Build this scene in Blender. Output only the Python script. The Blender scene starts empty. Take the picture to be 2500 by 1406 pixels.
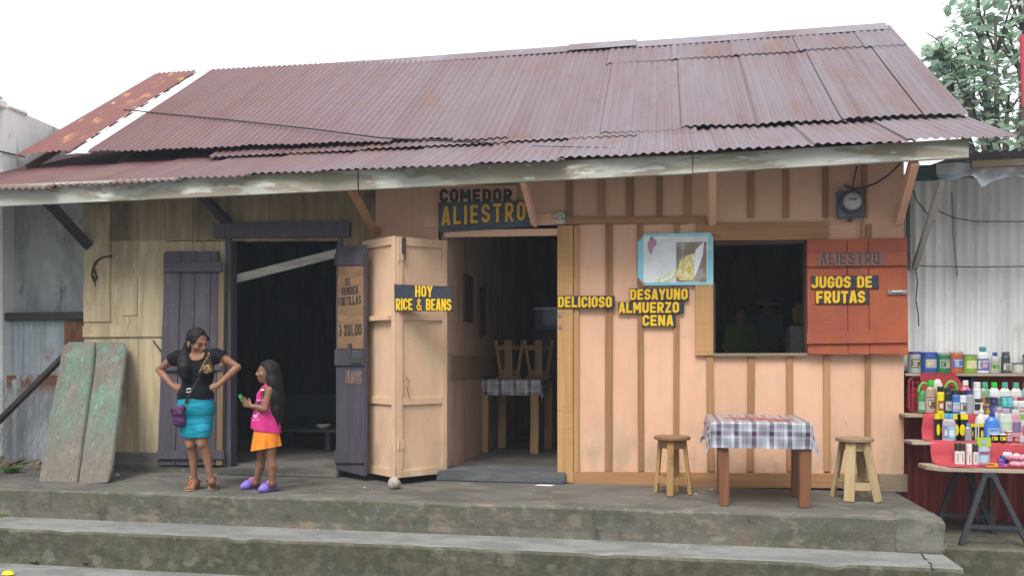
import bpy, bmesh, math, random
import numpy as np
from mathutils import Vector, Matrix
random.seed(7)
SC = bpy.context.scene
COL = SC.collection
V = Vector
# ------------------------------------------------------------------ camera, sky, sun, exposure
F, CX, CY = 1950.0, 1250.0, 895.0            # focal length and principal point in the 2500 px wide photograph
YAW = math.radians(10.65); CAM = V((0, -8.23, 1.2))
cam = bpy.data.cameras.new('Camera'); co = bpy.data.objects.new('Camera', cam); COL.objects.link(co)
co.location = CAM; co.rotation_euler = (math.pi/2, 0, YAW)
cam.sensor_width = 36; cam.lens = 36*F/2500; cam.shift_y = (CY-703)/2500; cam.clip_end = 500; cam.clip_start = .05
SC.camera = co
SC.view_settings.view_transform = 'Standard'; SC.view_settings.look = 'None'
SC.view_settings.gamma = 1; SC.view_settings.exposure = 0.78
SUN_EL, SUN_AZ = 54, -14                     # high hazy sun behind the photographer
w = bpy.data.worlds.new('World'); SC.world = w; w.use_nodes = True
nt = w.node_tree; bg = nt.nodes['Background']
sky = nt.nodes.new('ShaderNodeTexSky'); sky.sky_type = 'NISHITA'; sky.sun_disc = False
sky.sun_elevation = math.radians(SUN_EL); sky.sun_rotation = math.radians(180+SUN_AZ)
sky.dust_density = 6; sky.air_density = 1.2; sky.ozone_density = 1
hs = nt.nodes.new('ShaderNodeHueSaturation'); hs.inputs['Saturation'].default_value = .35
mx = nt.nodes.new('ShaderNodeMixRGB'); mx.inputs[0].default_value = .72; mx.inputs[2].default_value = (14.5, 14.9, 15.6, 1)
nt.links.new(sky.outputs[0], hs.inputs['Color']); nt.links.new(hs.outputs[0], mx.inputs[1])
# an overcast sky is about three times brighter overhead than at the horizon
wg = nt.nodes.new('ShaderNodeTexCoord'); wx = nt.nodes.new('ShaderNodeSeparateXYZ'); wr = nt.nodes.new('ShaderNodeMapRange'); wm = nt.nodes.new('ShaderNodeVectorMath'); wm.operation = 'SCALE'
wr.inputs[1].default_value = -.25; wr.inputs[2].default_value = 1; wr.inputs[3].default_value = .2; wr.inputs[4].default_value = 1.2
wy = nt.nodes.new('ShaderNodeMath'); wy.operation = 'MULTIPLY_ADD'; wy.inputs[1].default_value = .25      # and brighter ahead than behind the photographer
nt.links.new(wg.outputs['Generated'], wx.inputs[0]); nt.links.new(wx.outputs[1], wy.inputs[0]); nt.links.new(wx.outputs[2], wy.inputs[2]); nt.links.new(wy.outputs[0], wr.inputs[0]); nt.links.new(mx.outputs[0], wm.inputs[0]); nt.links.new(wr.outputs[0], wm.inputs['Scale'])
nt.links.new(wm.outputs[0], bg.inputs[0]); bg.inputs[1].default_value = .082
sl = bpy.data.lights.new('Sun', 'SUN'); sl.energy = 1.95; sl.angle = math.radians(26); sl.color = (1, .97, .92)
so = bpy.data.objects.new('Sun', sl); COL.objects.link(so)
so.rotation_euler = (math.radians(90-SUN_EL), 0, math.radians(SUN_AZ)); so.location = (0, -6, 9)

# ------------------------------------------------------------------ pixels of the photograph to points of the place
cs, sn = math.cos(YAW), math.sin(YAW)
FW = V((-sn, cs, 0)); RT = V((cs, sn, 0))
def ray(px, py): return FW + RT*((px-CX)/F) + V((0, 0, 1))*((CY-py)/F)
def W(px, py, Y=0.):
    r = ray(px, py); return CAM + r*((Y-CAM.y)/r.y)
def G(px, py, Z=0.):
    r = ray(px, py); return CAM + r*((Z-CAM.z)/r.z)
def XP(px, Y=0.): return W(px, 800, Y).x
def ZP(px, py, Y=0.): return W(px, py, Y).z
def DEP(px, Y=0.):
    r = ray(px, 800); return (Y-CAM.y)/r.y
def PR(p):
    q = V(p)-CAM; d = q.dot(FW); return CX+F*q.dot(RT)/d, CY-F*q.z/d
def RP(px, py, off=0.):                       # point on the upper roof plane
    r = ray(px, py); n = V((0, -.724, 1)); p0 = V((0, .33, 3.70+off))
    return CAM + r*((p0-CAM).dot(n)/r.dot(n))

# ------------------------------------------------------------------ materials
def sock(n, *names):
    for k in names:
        if k in n.inputs: return n.inputs[k]
MATS = {}
def mat(name, base, layers=(), rough=.75, spec=.3, bump=0., bs=(30, 30, 30), metal=0., rnd=0., isl=0., alpha=1., trans=0., uvplaid=None, coat=0., transl=0.):
    m = bpy.data.materials.new(name); m.use_nodes = True; t = m.node_tree; N = t.nodes; Lk = t.links.new
    p = N['Principled BSDF']
    tc = N.new('ShaderNodeTexCoord'); src = tc.outputs['Object']
    oi = N.new('ShaderNodeObjectInfo')
    if rnd:
        va = N.new('ShaderNodeVectorMath'); va.operation = 'ADD'; mu = N.new('ShaderNodeMath'); mu.operation = 'MULTIPLY'; mu.inputs[1].default_value = 37.
        Lk(oi.outputs['Random'], mu.inputs[0]); Lk(src, va.inputs[0]); Lk(mu.outputs[0], va.inputs[1]); src = va.outputs[0]
    rgb = N.new('ShaderNodeRGB'); rgb.outputs[0].default_value = (*base, 1); cur = rgb.outputs[0]
    for i, l in enumerate(layers):
        mp = N.new('ShaderNodeMapping'); mp.inputs['Scale'].default_value = l.get('s', (1, 1, 1)); mp.inputs['Location'].default_value = (i*3.7+l.get('o', 0), i*1.3, i*2.1)
        if 'r' in l: mp.inputs['Rotation'].default_value = l['r']
        Lk(src, mp.inputs['Vector'])
        nz = N.new('ShaderNodeTexNoise'); nz.inputs['Scale'].default_value = 1; nz.inputs['Detail'].default_value = l.get('d', 6); nz.inputs['Roughness'].default_value = l.get('ro', .62)
        if 'dist' in l: nz.inputs['Distortion'].default_value = l['dist']
        Lk(mp.outputs[0], nz.inputs['Vector'])
        mr = N.new('ShaderNodeMapRange'); mr.inputs[1].default_value = l.get('lo', .45); mr.inputs[2].default_value = l.get('hi', .6); mr.inputs[3].default_value = 0; mr.inputs[4].default_value = l.get('a', 1); mr.interpolation_type = 'SMOOTHSTEP'
        Lk(nz.outputs[0], mr.inputs[0]); fac = mr.outputs[0]
        if 'ax' in l:                          # limit to a band along one axis: (axis, from, to) of the object's own space
            ax, a0, a1 = l['ax']; sx = N.new('ShaderNodeSeparateXYZ'); Lk(tc.outputs['Object'], sx.inputs[0])
            m2 = N.new('ShaderNodeMapRange'); m2.inputs[1].default_value = a0; m2.inputs[2].default_value = a1; m2.inputs[3].default_value = 0; m2.inputs[4].default_value = 1
            Lk(sx.outputs['XYZ'.index(ax)], m2.inputs[0]); mm = N.new('ShaderNodeMath'); mm.operation = 'MULTIPLY'; Lk(fac, mm.inputs[0]); Lk(m2.outputs[0], mm.inputs[1]); fac = mm.outputs[0]
        mi = N.new('ShaderNodeMixRGB'); mi.inputs[2].default_value = (*l['c'], 1); Lk(fac, mi.inputs[0]); Lk(cur, mi.inputs[1]); cur = mi.outputs[0]
    if uvplaid:
        cur = uvplaid(t, cur)
    if rnd or isl:
        ge = N.new('ShaderNodeNewGeometry'); hv = N.new('ShaderNodeHueSaturation'); mr = N.new('ShaderNodeMapRange'); k = rnd or isl
        mr.inputs[3].default_value = 1-k; mr.inputs[4].default_value = 1+k
        Lk(ge.outputs['Random Per Island'] if isl else oi.outputs['Random'], mr.inputs[0]); Lk(mr.outputs[0], hv.inputs['Value']); Lk(cur, hv.inputs['Color']); cur = hv.outputs[0]
    Lk(cur, p.inputs['Base Color'])
    p.inputs['Roughness'].default_value = rough; p.inputs['Metallic'].default_value = metal
    sock(p, 'Specular IOR Level', 'Specular').default_value = spec
    if trans: sock(p, 'Transmission Weight', 'Transmission').default_value = trans
    if coat: sock(p, 'Coat Weight', 'Clearcoat').default_value = coat
    if alpha < 1: p.inputs['Alpha'].default_value = alpha
    if bump:
        mp = N.new('ShaderNodeMapping'); mp.inputs['Scale'].default_value = bs; Lk(src, mp.inputs['Vector'])
        nz = N.new('ShaderNodeTexNoise'); nz.inputs['Scale'].default_value = 1; nz.inputs['Detail'].default_value = 5; Lk(mp.outputs[0], nz.inputs['Vector'])
        bp = N.new('ShaderNodeBump'); bp.inputs['Strength'].default_value = min(1, bump); bp.inputs['Distance'].default_value = .01; Lk(nz.outputs[0], bp.inputs['Height']); Lk(bp.outputs[0], p.inputs['Normal'])
    if transl:
        tr = N.new('ShaderNodeBsdfTranslucent'); Lk(cur, tr.inputs[0]); ms = N.new('ShaderNodeAddShader')
        Lk(p.outputs[0], ms.inputs[0]); Lk(tr.outputs[0], ms.inputs[1]); Lk(ms.outputs[0], N['Material Output'].inputs[0])
    MATS[name] = m; return m
def plain(c, rough=.5, **k):
    key = 'paint_%.3f_%.3f_%.3f_%.2f_%s' % (*c, rough, k)
    return MATS.get(key) or mat(key, c, [dict(c=tuple(x*.82 for x in c), s=(22, 22, 22), lo=.4, hi=.7)], rough=rough, **k)
def wood(name, base, dark, ax, rough=.7, rnd=.12, knots=True, extra=()):
    s = {'X': (1.2, 26, 26), 'Z': (26, 26, 1.2), 'Y': (26, 1.2, 26)}[ax]
    k = {'X': (3, 9, 9), 'Z': (9, 9, 3), 'Y': (9, 3, 9)}[ax]
    lay = [dict(c=dark, s=s, lo=.35, hi=.75, d=8, dist=.6, a=.75), dict(c=tuple(x*.55 for x in dark), s=tuple(x*.8 for x in k), lo=.66, hi=.74, a=.7, d=3)] + list(extra)
    return mat(name, base, lay, rough=rough, spec=.25, bump=.25, bs=s, rnd=rnd)

# ------------------------------------------------------------------ mesh building
LOC = {}
class MB:
    def __init__(s): s.v = []; s.f = []; s.uv = None
    def add(s, vs, fs):
        o = len(s.v); s.v += [V(p) for p in vs]; s.f += [tuple(i+o for i in f) for f in fs]; return s
    def box(s, x0, x1, y0, y1, z0, z1):
        x0, x1 = sorted((x0, x1)); y0, y1 = sorted((y0, y1)); z0, z1 = sorted((z0, z1))
        vs = [(x, y, z) for z in (z0, z1) for y in (y0, y1) for x in (x0, x1)]
        return s.add(vs, [(0, 2, 3, 1), (4, 5, 7, 6), (0, 1, 5, 4), (2, 6, 7, 3), (0, 4, 6, 2), (1, 3, 7, 5)])
    def prism(s, poly, ext):                   # polygon of points extruded along a vector
        n = len(poly); p = [V(q) for q in poly]; e = V(ext)
        nr = V((0, 0, 0))
        for i in range(n): nr += p[i].cross(p[(i+1) % n])
        if nr.dot(e) > 0: p.reverse()
        return s.add(p+[q+e for q in p], [tuple(range(n)), tuple(range(2*n-1, n-1, -1))]+[(i+n, (i+1) % n+n, (i+1) % n, i) for i in range(n)])
    def beam(s, a, b, w, h, up=(0, 0, 1)):      # bar from a to b, w across, h along up
        a, b = V(a), V(b); d = (b-a).normalized(); u = V(up); r = d.cross(u)
        if r.length < 1e-4: r = d.cross(V((0, 1, 0)))
        r.normalize(); u = r.cross(d).normalized(); r *= w/2; u *= h/2
        return s.prism([a-r-u, a+r-u, a+r+u, a-r+u], b-a)
    def tube(s, pts, rad, n=8, cap=True):
        pts = [V(p) for p in pts]; m = len(pts); rad = rad if hasattr(rad, '__len__') else [rad]*m
        o = len(s.v); up = V((0, 0, 1)); prev = None
        for i, p in enumerate(pts):
            d = (pts[min(i+1, m-1)]-pts[max(i-1, 0)]).normalized()
            r = prev if prev is not None else d.cross(up)
            if prev is None and r.length < 1e-3: r = d.cross(V((1, 0, 0)))
            r = (r-d*r.dot(d)).normalized(); prev = r; q = d.cross(r)
            s.v += [p+(r*math.cos(2*math.pi*k/n)+q*math.sin(2*math.pi*k/n))*rad[i] for k in range(n)]
        for i in range(m-1):
            for k in range(n):
                a = o+i*n+k; b = o+i*n+(k+1) % n; s.f.append((a, b, b+n, a+n))
        if cap: s.f.append(tuple(o+k for k in range(n))[::-1]); s.f.append(tuple(o+(m-1)*n+k for k in range(n)))
        return s
    def lathe(s, prof, c=(0, 0, 0), n=20, sx=1., sy=1.):
        c = V(c); o = len(s.v)
        for r, z in prof: s.v += [c+V((r*sx*math.cos(2*math.pi*k/n), r*sy*math.sin(2*math.pi*k/n), z)) for k in range(n)]
        for i in range(len(prof)-1):
            for k in range(n):
                a = o+i*n+k; b = o+i*n+(k+1) % n; s.f.append((a, b, b+n, a+n))
        s.f.append(tuple(o+k for k in range(n))[::-1]); l = o+(len(prof)-1)*n; s.f.append(tuple(l+k for k in range(n)))
        return s
    def disc(s, c, nrm, r, t, n=20):            # round plate along nrm
        c = V(c); nn = V(nrm).normalized()
        return s.tube([c, c+nn*t], r, n)
    def build(s, name, m, parent=None, smooth=False, bevel=0., label=None):
        me = bpy.data.meshes.new(name); L0 = LOC.get(parent.name, V((0, 0, 0))) if parent else V((0, 0, 0))
        me.from_pydata([tuple(p-L0) for p in s.v], [], s.f)
        if s.uv:
            ul = me.uv_layers.new(name='UVMap')
            for lp in me.loops: ul.data[lp.index].uv = s.uv[lp.vertex_index]
        for x in (m if isinstance(m, (list, tuple)) else [m]): me.materials.append(x)
        if bevel:
            bm = bmesh.new(); bm.from_mesh(me); es = [e for e in bm.edges if len(e.link_faces) == 2 and e.calc_face_angle(0) > .6]
            bmesh.ops.bevel(bm, geom=es, offset=bevel, segments=2, affect='EDGES', clamp_overlap=True); bm.to_mesh(me); bm.free()
        me.update()
        if smooth:
            me.polygons.foreach_set('use_smooth', [True]*len(me.polygons))
            try: me.set_sharp_from_angle(angle=math.radians(smooth if smooth is not True else 180))
            except Exception: pass
        o = bpy.data.objects.new(name, me); COL.objects.link(o)
        if parent: o.parent = parent; LOC[o.name] = L0
        else: LOC[o.name] = V((0, 0, 0))
        if label: o['label'] = label
        return o
def tag(o, label=None, cat=None, group=None, kind=None):
    for k, x in (('label', label), ('category', cat), ('group', group), ('kind', kind)):
        if x: o[k] = x
    return o
def thing(name, label, cat, loc=(0, 0, 0), group=None):
    o = bpy.data.objects.new(name, None); COL.objects.link(o); o.location = loc; o.empty_display_size = .1; LOC[o.name] = V(loc)
    return tag(o, label, cat, group)
def struct(name, mb, m, **k): return tag(mb.build(name, m, **k), kind='structure')
def copy_tree(o, parent=None):
    c = o.copy(); COL.objects.link(c); c.parent = parent
    for ch in list(o.children): copy_tree(ch, c)
    return c
def pbox(mb, x0, x1, y0, y1, Y, t, back=0.):    # box on the wall plane Y from photograph edges, t proud of it
    xm, ym = (x0+x1)/2, (y0+y1)/2
    return mb.box(XP(x0, Y), XP(x1, Y), Y-t, Y+back, ZP(xm, y1, Y), ZP(xm, y0, Y))

# ------------------------------------------------------------------ painted stroke lettering
L_, R_, T_, B_, C_ = .1, .5, .9, .1, .12
GL = {
'A': (.6, [[(.08, 0), (.265, 1)], [(.52, 0), (.335, 1)], [(.17, .25), (.43, .25)]]),
'B': (.6, [[(L_, B_), (L_, T_), (R_-C_, T_), (R_, T_-C_), (R_, .62), (R_-C_, .52), (R_, .42), (R_, B_+C_), (R_-C_, B_), 'c'], [(.2, .52), (.36, .52)]]),
'C': (.6, [[(R_, .66), (R_, T_-C_), (R_-C_, T_), (L_+C_, T_), (L_, T_-C_), (L_, B_+C_), (L_+C_, B_), (R_-C_, B_), (R_, B_+C_), (R_, .34)]]),
'D': (.6, [[(L_, B_), (L_, T_), (R_-C_, T_), (R_, T_-C_), (R_, B_+C_), (R_-C_, B_), 'c']]),
'E': (.57, [[(.55, T_), (L_, T_), (L_, B_), (.55, B_)], [(.2, .5), (.5, .5)]]),
'F': (.57, [[(.55, T_), (L_, T_), (L_, 0)], [(.2, .5), (.5, .5)]]),
'G': (.6, [[(R_, .68), (R_, T_-C_), (R_-C_, T_), (L_+C_, T_), (L_, T_-C_), (L_, B_+C_), (L_+C_, B_), (R_-C_, B_), (R_, B_+C_), (R_, .46), (.3, .46)]]),
'H': (.6, [[(L_, 0), (L_, 1)], [(R_, 0), (R_, 1)], [(.2, .5), (.4, .5)]]),
'I': (.2, [[(.1, 0), (.1, 1)]]),
'J': (.6, [[(R_, 1), (R_, B_+C_), (R_-C_, B_), (L_+C_, B_), (L_, B_+C_), (L_, .3)]]),
'L': (.55, [[(L_, 1), (L_, B_), (.54, B_)]]),
'M': (.75, [[(.1, 0), (.1, 1)], [(.65, 0), (.65, 1)], [(.13, .98), (.375, .3)], [(.62, .98), (.375, .3)]]),
'N': (.62, [[(.1, 0), (.1, 1)], [(.52, 0), (.52, 1)], [(.12, .95), (.5, .05)]]),
'O': (.6, [[(L_, B_+C_), (L_, T_-C_), (L_+C_, T_), (R_-C_, T_), (R_, T_-C_), (R_, B_+C_), (R_-C_, B_), (L_+C_, B_), 'c']]),
'P': (.6, [[(L_, 0), (L_, T_), (R_-C_, T_), (R_, T_-C_), (R_, .57), (R_-C_, .45), (.2, .45)]]),
'R': (.6, [[(L_, 0), (L_, T_), (R_-C_, T_), (R_, T_-C_), (R_, .57), (R_-C_, .45), (.2, .45)], [(.28, .42), (.52, 0)]]),
'S': (.6, [[(R_, .7), (R_, T_-C_), (R_-C_, T_), (L_+C_, T_), (L_, T_-C_), (L_, .62), (L_+C_, .52), (R_-C_, .48), (R_, .38), (R_, B_+C_), (R_-C_, B_), (L_+C_, B_), (L_, B_+C_), (L_, .3)]]),
'T': (.6, [[(0, T_), (.6, T_)], [(.3, .8), (.3, 0)]]),
'U': (.6, [[(L_, 1), (L_, B_+C_), (L_+C_, B_), (R_-C_, B_), (R_, B_+C_), (R_, 1)]]),
'V': (.6, [[(.07, 1), (.27, 0)], [(.53, 1), (.33, 0)]]),
'X': (.6, [[(.08, 0), (.52, 1)], [(.52, 0), (.08, 1)]]),
'Y': (.6, [[(.07, 1), (.3, .45), (.3, 0)], [(.53, 1), (.32, .45)]]),
'Z': (.6, [[(.03, T_), (.57, T_)], [(.47, .84), (.13, .16)], [(.03, B_), (.57, B_)]]),
'&': (.74, [[(.68, .03), (.17, .7), (.17, .82), (.27, .93), (.38, .93), (.47, .83), (.46, .72), (.09, .36), (.08, .2), (.2, .07), (.38, .07), (.64, .42)]]),
'0': (.6, [[(L_, B_+C_), (L_, T_-C_), (L_+C_, T_), (R_-C_, T_), (R_, T_-C_), (R_, B_+C_), (R_-C_, B_), (L_+C_, B_), 'c']]),
'1': (.4, [[(.05, .78), (.2, .92), (.2, 0)]]),
'3': (.6, [[(L_, T_), (R_-C_, T_), (R_, T_-C_), (R_, .62), (R_-C_, .52), (R_, .42), (R_, B_+C_), (R_-C_, B_), (L_, B_)], [(.22, .52), (.38, .52)]]),
'.': (.2, [[(.1, 0), (.1, .18)]]), ' ': (.34, []),
}
GL['Q'] = (.6, GL['O'][1]+[[(.34, .3), (.56, .02)]])
def text(mb, s, O, U, N, width, height, sw=.2, gap=.1, depth=.006, slant=0.):
    """lettering from origin O (lower left), along U, facing N, fitted into width x height"""
    O, U, N = V(O), V(U).normalized(), V(N).normalized(); UP = V((0, 0, 1))
    tot = sum(GL[c][0]+gap for c in s)-gap; kx = width/tot; kz = height; x = 0.; j = 0
    for ch in s:
        gw, strokes = GL[ch]
        for st in strokes:
            closed = st[-1] == 'c'; P = [np.array(((x+p[0])*kx, p[1]*kz)) for p in (st[:-1] if closed else st)]
            n = len(P); h = sw*(.62 if ch == '&' else 1)*(kx+kz)/4; Lf, Rg = [], []
            for i in range(n):
                a = P[i-1] if (i > 0 or closed) else None; b = P[(i+1) % n] if (i < n-1 or closed) else None
                d1 = (P[i]-a)/np.linalg.norm(P[i]-a) if a is not None else None
                d2 = (b-P[i])/np.linalg.norm(b-P[i]) if b is not None else None
                if d1 is None: nn = np.array((-d2[1], d2[0])); k = 1
                elif d2 is None: nn = np.array((-d1[1], d1[0])); k = 1
                else:
                    nn = np.array((-d1[1]-d2[1], d1[0]+d2[0])); nl = np.linalg.norm(nn); nn = nn/nl if nl > .2 else np.array((-d1[1], d1[0]))
                    k = 1/max(.5, nn@np.array((-d1[1], d1[0])))
                Lf.append(P[i]+nn*h*k); Rg.append(P[i]-nn*h*k)
            dz = depth+.0004*(j % 5); j += 1
            def q(p, e): return O+U*(p[0]+slant*p[1])+UP*p[1]+N*e
            m = n if closed else n-1
            o = len(mb.v)
            for e in (0, dz):
                mb.v += [q(p, e) for p in Lf]+[q(p, e) for p in Rg]
            for i in range(m):
                a, b = i, (i+1) % n; A, B, C2, D = o+2*n+a, o+2*n+b, o+3*n+b, o+3*n+a
                mb.f.append((D, C2, B, A)); mb.f.append((o+a, o+b, B, A)[::-1]); mb.f.append((o+n+b, o+n+a, D, C2)[::-1])
            if not closed:
                mb.f.append((o, o+2*n, o+3*n, o+n)); mb.f.append((o+n-1, o+2*n-1, o+4*n-1, o+3*n-1))
        x += gw+gap
    return mb

# ------------------------------------------------------------------ smooth solids for bodies and cloth (signed distance, surface nets)
class Sdf:
    def __init__(s, src=None): s.p = list(src.p) if src else []; s.cuts = []; s.t = 0.
    def cone(s, a, b, ra, rb, k=.02): s.p.append(('c', np.array(a, float), np.array(b, float), ra, rb, k)); return s
    def ell(s, c, r, k=.02, R=None): s.p.append(('e', np.array(c, float), np.array(r, float), R, 0, k)); return s
    def _one(s, q, P):
        if q[0] == 'c':
            a, b, ra, rb = q[1:5]; ab = b-a; L2 = ab@ab
            h = np.clip(((P-a)@ab)/L2, 0, 1); return np.linalg.norm(P-a-h[..., None]*ab, axis=-1)-(ra+(rb-ra)*h)
        d = P-q[1]
        if q[3] is not None: d = d@q[3]
        k0 = np.linalg.norm(d/q[2], axis=-1); k1 = np.linalg.norm(d/q[2]**2, axis=-1)+1e-9
        return k0*(k0-1)/k1
    def bb(s, q):
        if q[0] == 'c': r = max(q[3], q[4]); return np.minimum(q[1], q[2])-r, np.maximum(q[1], q[2])+r
        r = max(q[2]) if q[3] is not None else q[2]; return q[1]-r, q[1]+r
    def ev(s, P):
        D = np.full(P.shape[:-1], 1.)
        for q in s.p: D = smin(D, s._one(q, P), q[5])
        D = D-s.t
        for c in s.cuts: D = np.maximum(D, c(P))
        return D
    def mesh(s, h):
        lo = np.min([s.bb(q)[0] for q in s.p], 0)-.03-s.t; hi = np.max([s.bb(q)[1] for q in s.p], 0)+.03+s.t
        n = np.ceil((hi-lo)/h).astype(int)+1; ax = [lo[i]+np.arange(n[i])*h for i in range(3)]
        D = np.full(tuple(n), 1., np.float32)
        for q in s.p:
            a, b = s.bb(q); m = .05+s.t
            i0 = np.clip(np.floor((a-m-lo)/h).astype(int), 0, n-1); i1 = np.clip(np.ceil((b+m-lo)/h).astype(int)+1, 1, n)
            P = np.stack(np.meshgrid(*[ax[i][i0[i]:i1[i]] for i in range(3)], indexing='ij'), -1)
            sl_ = tuple(slice(i0[i], i1[i]) for i in range(3)); D[sl_] = smin(D[sl_], s._one(q, P), q[5])
        D -= s.t
        if s.cuts:
            P = np.stack(np.meshgrid(*ax, indexing='ij'), -1)
            for c in s.cuts: D = np.maximum(D, c(P))
        S = D < 0; nx, ny, nz = n-1
        cnt = sum(S[i:i+nx, j:j+ny, k:k+nz].astype(np.int8) for i in (0, 1) for j in (0, 1) for k in (0, 1))
        act = (cnt > 0) & (cnt < 8); idx = np.argwhere(act); num = np.full(act.shape, -1); num[act] = np.arange(len(idx))
        acc = np.zeros((len(idx), 3)); c = np.zeros(len(idx))
        for i in range(8):
            a = np.array((i & 1, i >> 1 & 1, i >> 2 & 1))
            for x in range(3):
                if a[x]: continue
                b = a.copy(); b[x] = 1
                da = D[tuple((idx+a).T)]; db = D[tuple((idx+b).T)]; mk = (da < 0) != (db < 0)
                t = np.where(mk, da/np.where(mk, da-db, 1), 0); acc += mk[:, None]*(a+t[:, None]*(b-a)); c += mk
        vs = lo+(idx+acc/c[:, None])*h; fs = []
        for x in range(3):
            y, z = (x+1) % 3, (x+2) % 3
            sa = [slice(None)]*3; sb = [slice(None)]*3; sa[x] = slice(0, n[x]-1); sb[x] = slice(1, n[x])
            ch = np.argwhere(S[tuple(sa)] != S[tuple(sb)]); ch = ch[(ch[:, y] > 0) & (ch[:, z] > 0) & (ch[:, y] < n[y]-1) & (ch[:, z] < n[z]-1)]
            neg = S[tuple(ch.T)]; q = []
            for dy, dz in ((-1, -1), (0, -1), (0, 0), (-1, 0)):
                e = ch.copy(); e[:, y] += dy; e[:, z] += dz; q.append(num[tuple(e.T)])
            q = np.stack(q, 1); q[~neg] = q[~neg][:, ::-1]; fs.append(q)
        fs = np.concatenate(fs); fs = fs[(fs >= 0).all(1)]
        return vs, fs
    def build(s, name, m, parent=None, h=.006, pick=None, label=None):
        vs, fs = s.mesh(h); mb = MB(); mb.v = [V(p) for p in vs]; mb.f = [tuple(int(i) for i in f) for f in fs]
        o = mb.build(name, m, parent, smooth=True, label=label)
        if pick:
            ce = vs[fs].mean(1); o.data.polygons.foreach_set('material_index', np.array([pick(p) for p in ce], dtype=np.int32))
        return o
    def hit(s, px, py, off=0., d0=4.):           # where a line of sight meets the solid
        r = ray(px, py); r.normalize(); t = d0
        for _ in range(90):
            d = float(s.ev(np.array([CAM+r*t]))[0]); t += max(min(d, .5), -.02)*.8
            if abs(d) < 5e-4 or t > 14: break
        return CAM+r*(t-off)
def smin(a, b, k):
    h = np.clip(.5+.5*(b-a)/k, 0, 1); return b*(1-h)+a*h-k*h*(1-h)
def inpoly(x, y, P):
    c = False
    for i in range(len(P)):
        (x1, y1), (x2, y2) = P[i-1], P[i]
        if (y1 > y) != (y2 > y) and x < (x2-x1)*(y-y1)/(y2-y1)+x1: c = not c
    return c
# ================================================================== MATERIALS OF THE PLACE
CONC = mat('concrete_top', (.13, .122, .108), [dict(c=(.088, .082, .073), s=(1.3, 2.6, 2.6), lo=.42, hi=.62, d=9), dict(c=(.19, .17, .14), s=(2.2, 5, 5), lo=.55, hi=.64, d=8, a=.8), dict(c=(.07, .07, .065), s=(9, 14, 9), lo=.6, hi=.7, a=.6)], rough=.85, bump=.5, bs=(45, 45, 45))
CONC2 = mat('concrete_riser', (.128, .118, .098), [dict(c=(.088, .09, .07), s=(1.7, 1, 2.6), lo=.38, hi=.62, d=9), dict(c=(.215, .18, .13), s=(2.6, 2, 5.5), lo=.56, hi=.63, d=9, a=.75), dict(c=(.085, .09, .05), s=(1.1, 1, 2.4), lo=.47, hi=.66, a=.5, o=5), dict(c=(.05, .052, .046), s=(7, 7, 3), lo=.56, hi=.7, a=.75), dict(c=(.2, .185, .15), s=(12, 9, 12), lo=.52, hi=.66, a=.55, d=8, o=7), dict(c=(.2, .12, .06), s=(1.6, 1, 2), lo=.62, hi=.72, a=.5, o=2)], rough=.88, bump=.7, bs=(28, 28, 28))
CONC3 = mat('mossy_riser', (.092, .085, .064), [dict(c=(.068, .068, .04), s=(1.2, 1, 2.2), lo=.36, hi=.6, d=9, a=.9), dict(c=(.06, .064, .05), s=(2.8, 2, 4), lo=.5, hi=.68), dict(c=(.17, .16, .125), s=(3, 3, 5), lo=.58, hi=.64, a=.75, d=9), dict(c=(.13, .125, .095), s=(10, 8, 10), lo=.45, hi=.62, a=.6, d=8, o=3), dict(c=(.045, .05, .03), s=(8, 8, 5), lo=.58, hi=.7, a=.7)], rough=.9, bump=.7, bs=(28, 28, 28))
TREAD = mat('concrete_tread', (.215, .217, .205), [dict(c=(.155, .157, .147), s=(2.2, 5, 5), lo=.4, hi=.6, d=8), dict(c=(.15, .16, .15), s=(5, 9, 9), lo=.58, hi=.7, a=.6)], rough=.85, bump=.4, bs=(45, 45, 45))
STREET = mat('street_ground', (.2, .195, .18), [dict(c=(.12, .12, .11), s=(.8, .8, .8), lo=.4, hi=.65), dict(c=(.06, .06, .055), s=(7, 7, 7), lo=.6, hi=.7, a=.6)], rough=.9, bump=.5, bs=(30, 30, 30))
PEACH = mat('peach_paint', (.69, .42, .287), [dict(c=(.64, .375, .245), s=(5, 5, 1.6), lo=.42, hi=.66, d=8, a=.7), dict(c=(.5, .31, .19), s=(9, 9, 5), lo=.64, hi=.72, a=.5, d=9), dict(c=(.30, .18, .1), s=(22, 22, 8), lo=.67, hi=.74, a=.6, d=6), dict(c=(.34, .27, .18), s=(6, 6, 3), lo=.34, hi=.64, a=.75, d=8, o=6, ax=('Z', .8, .12)), dict(c=(.5, .38, .27), s=(3, 3, 2), lo=.52, hi=.7, a=.5, d=7, o=9)], rough=.8, spec=.2, bump=.12, bs=(40, 40, 6), isl=.08)
PEACHDOOR = mat('peach_door_paint', (.68, .455, .305), [dict(c=(.60, .39, .255), s=(3, 3, 1.2), lo=.4, hi=.65, a=.7), dict(c=(.68, .53, .36), s=(4, 4, 2), lo=.5, hi=.66, a=.6, o=4), dict(c=(.34, .22, .12), s=(26, 26, 9), lo=.64, hi=.74, a=.6), dict(c=(.33, .29, .19), s=(5, 5, 2.5), lo=.42, hi=.66, a=.6, d=8, o=6, ax=('Z', 1.0, .15))], rough=.75, spec=.25, bump=.1, bs=(40, 40, 6))
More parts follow.
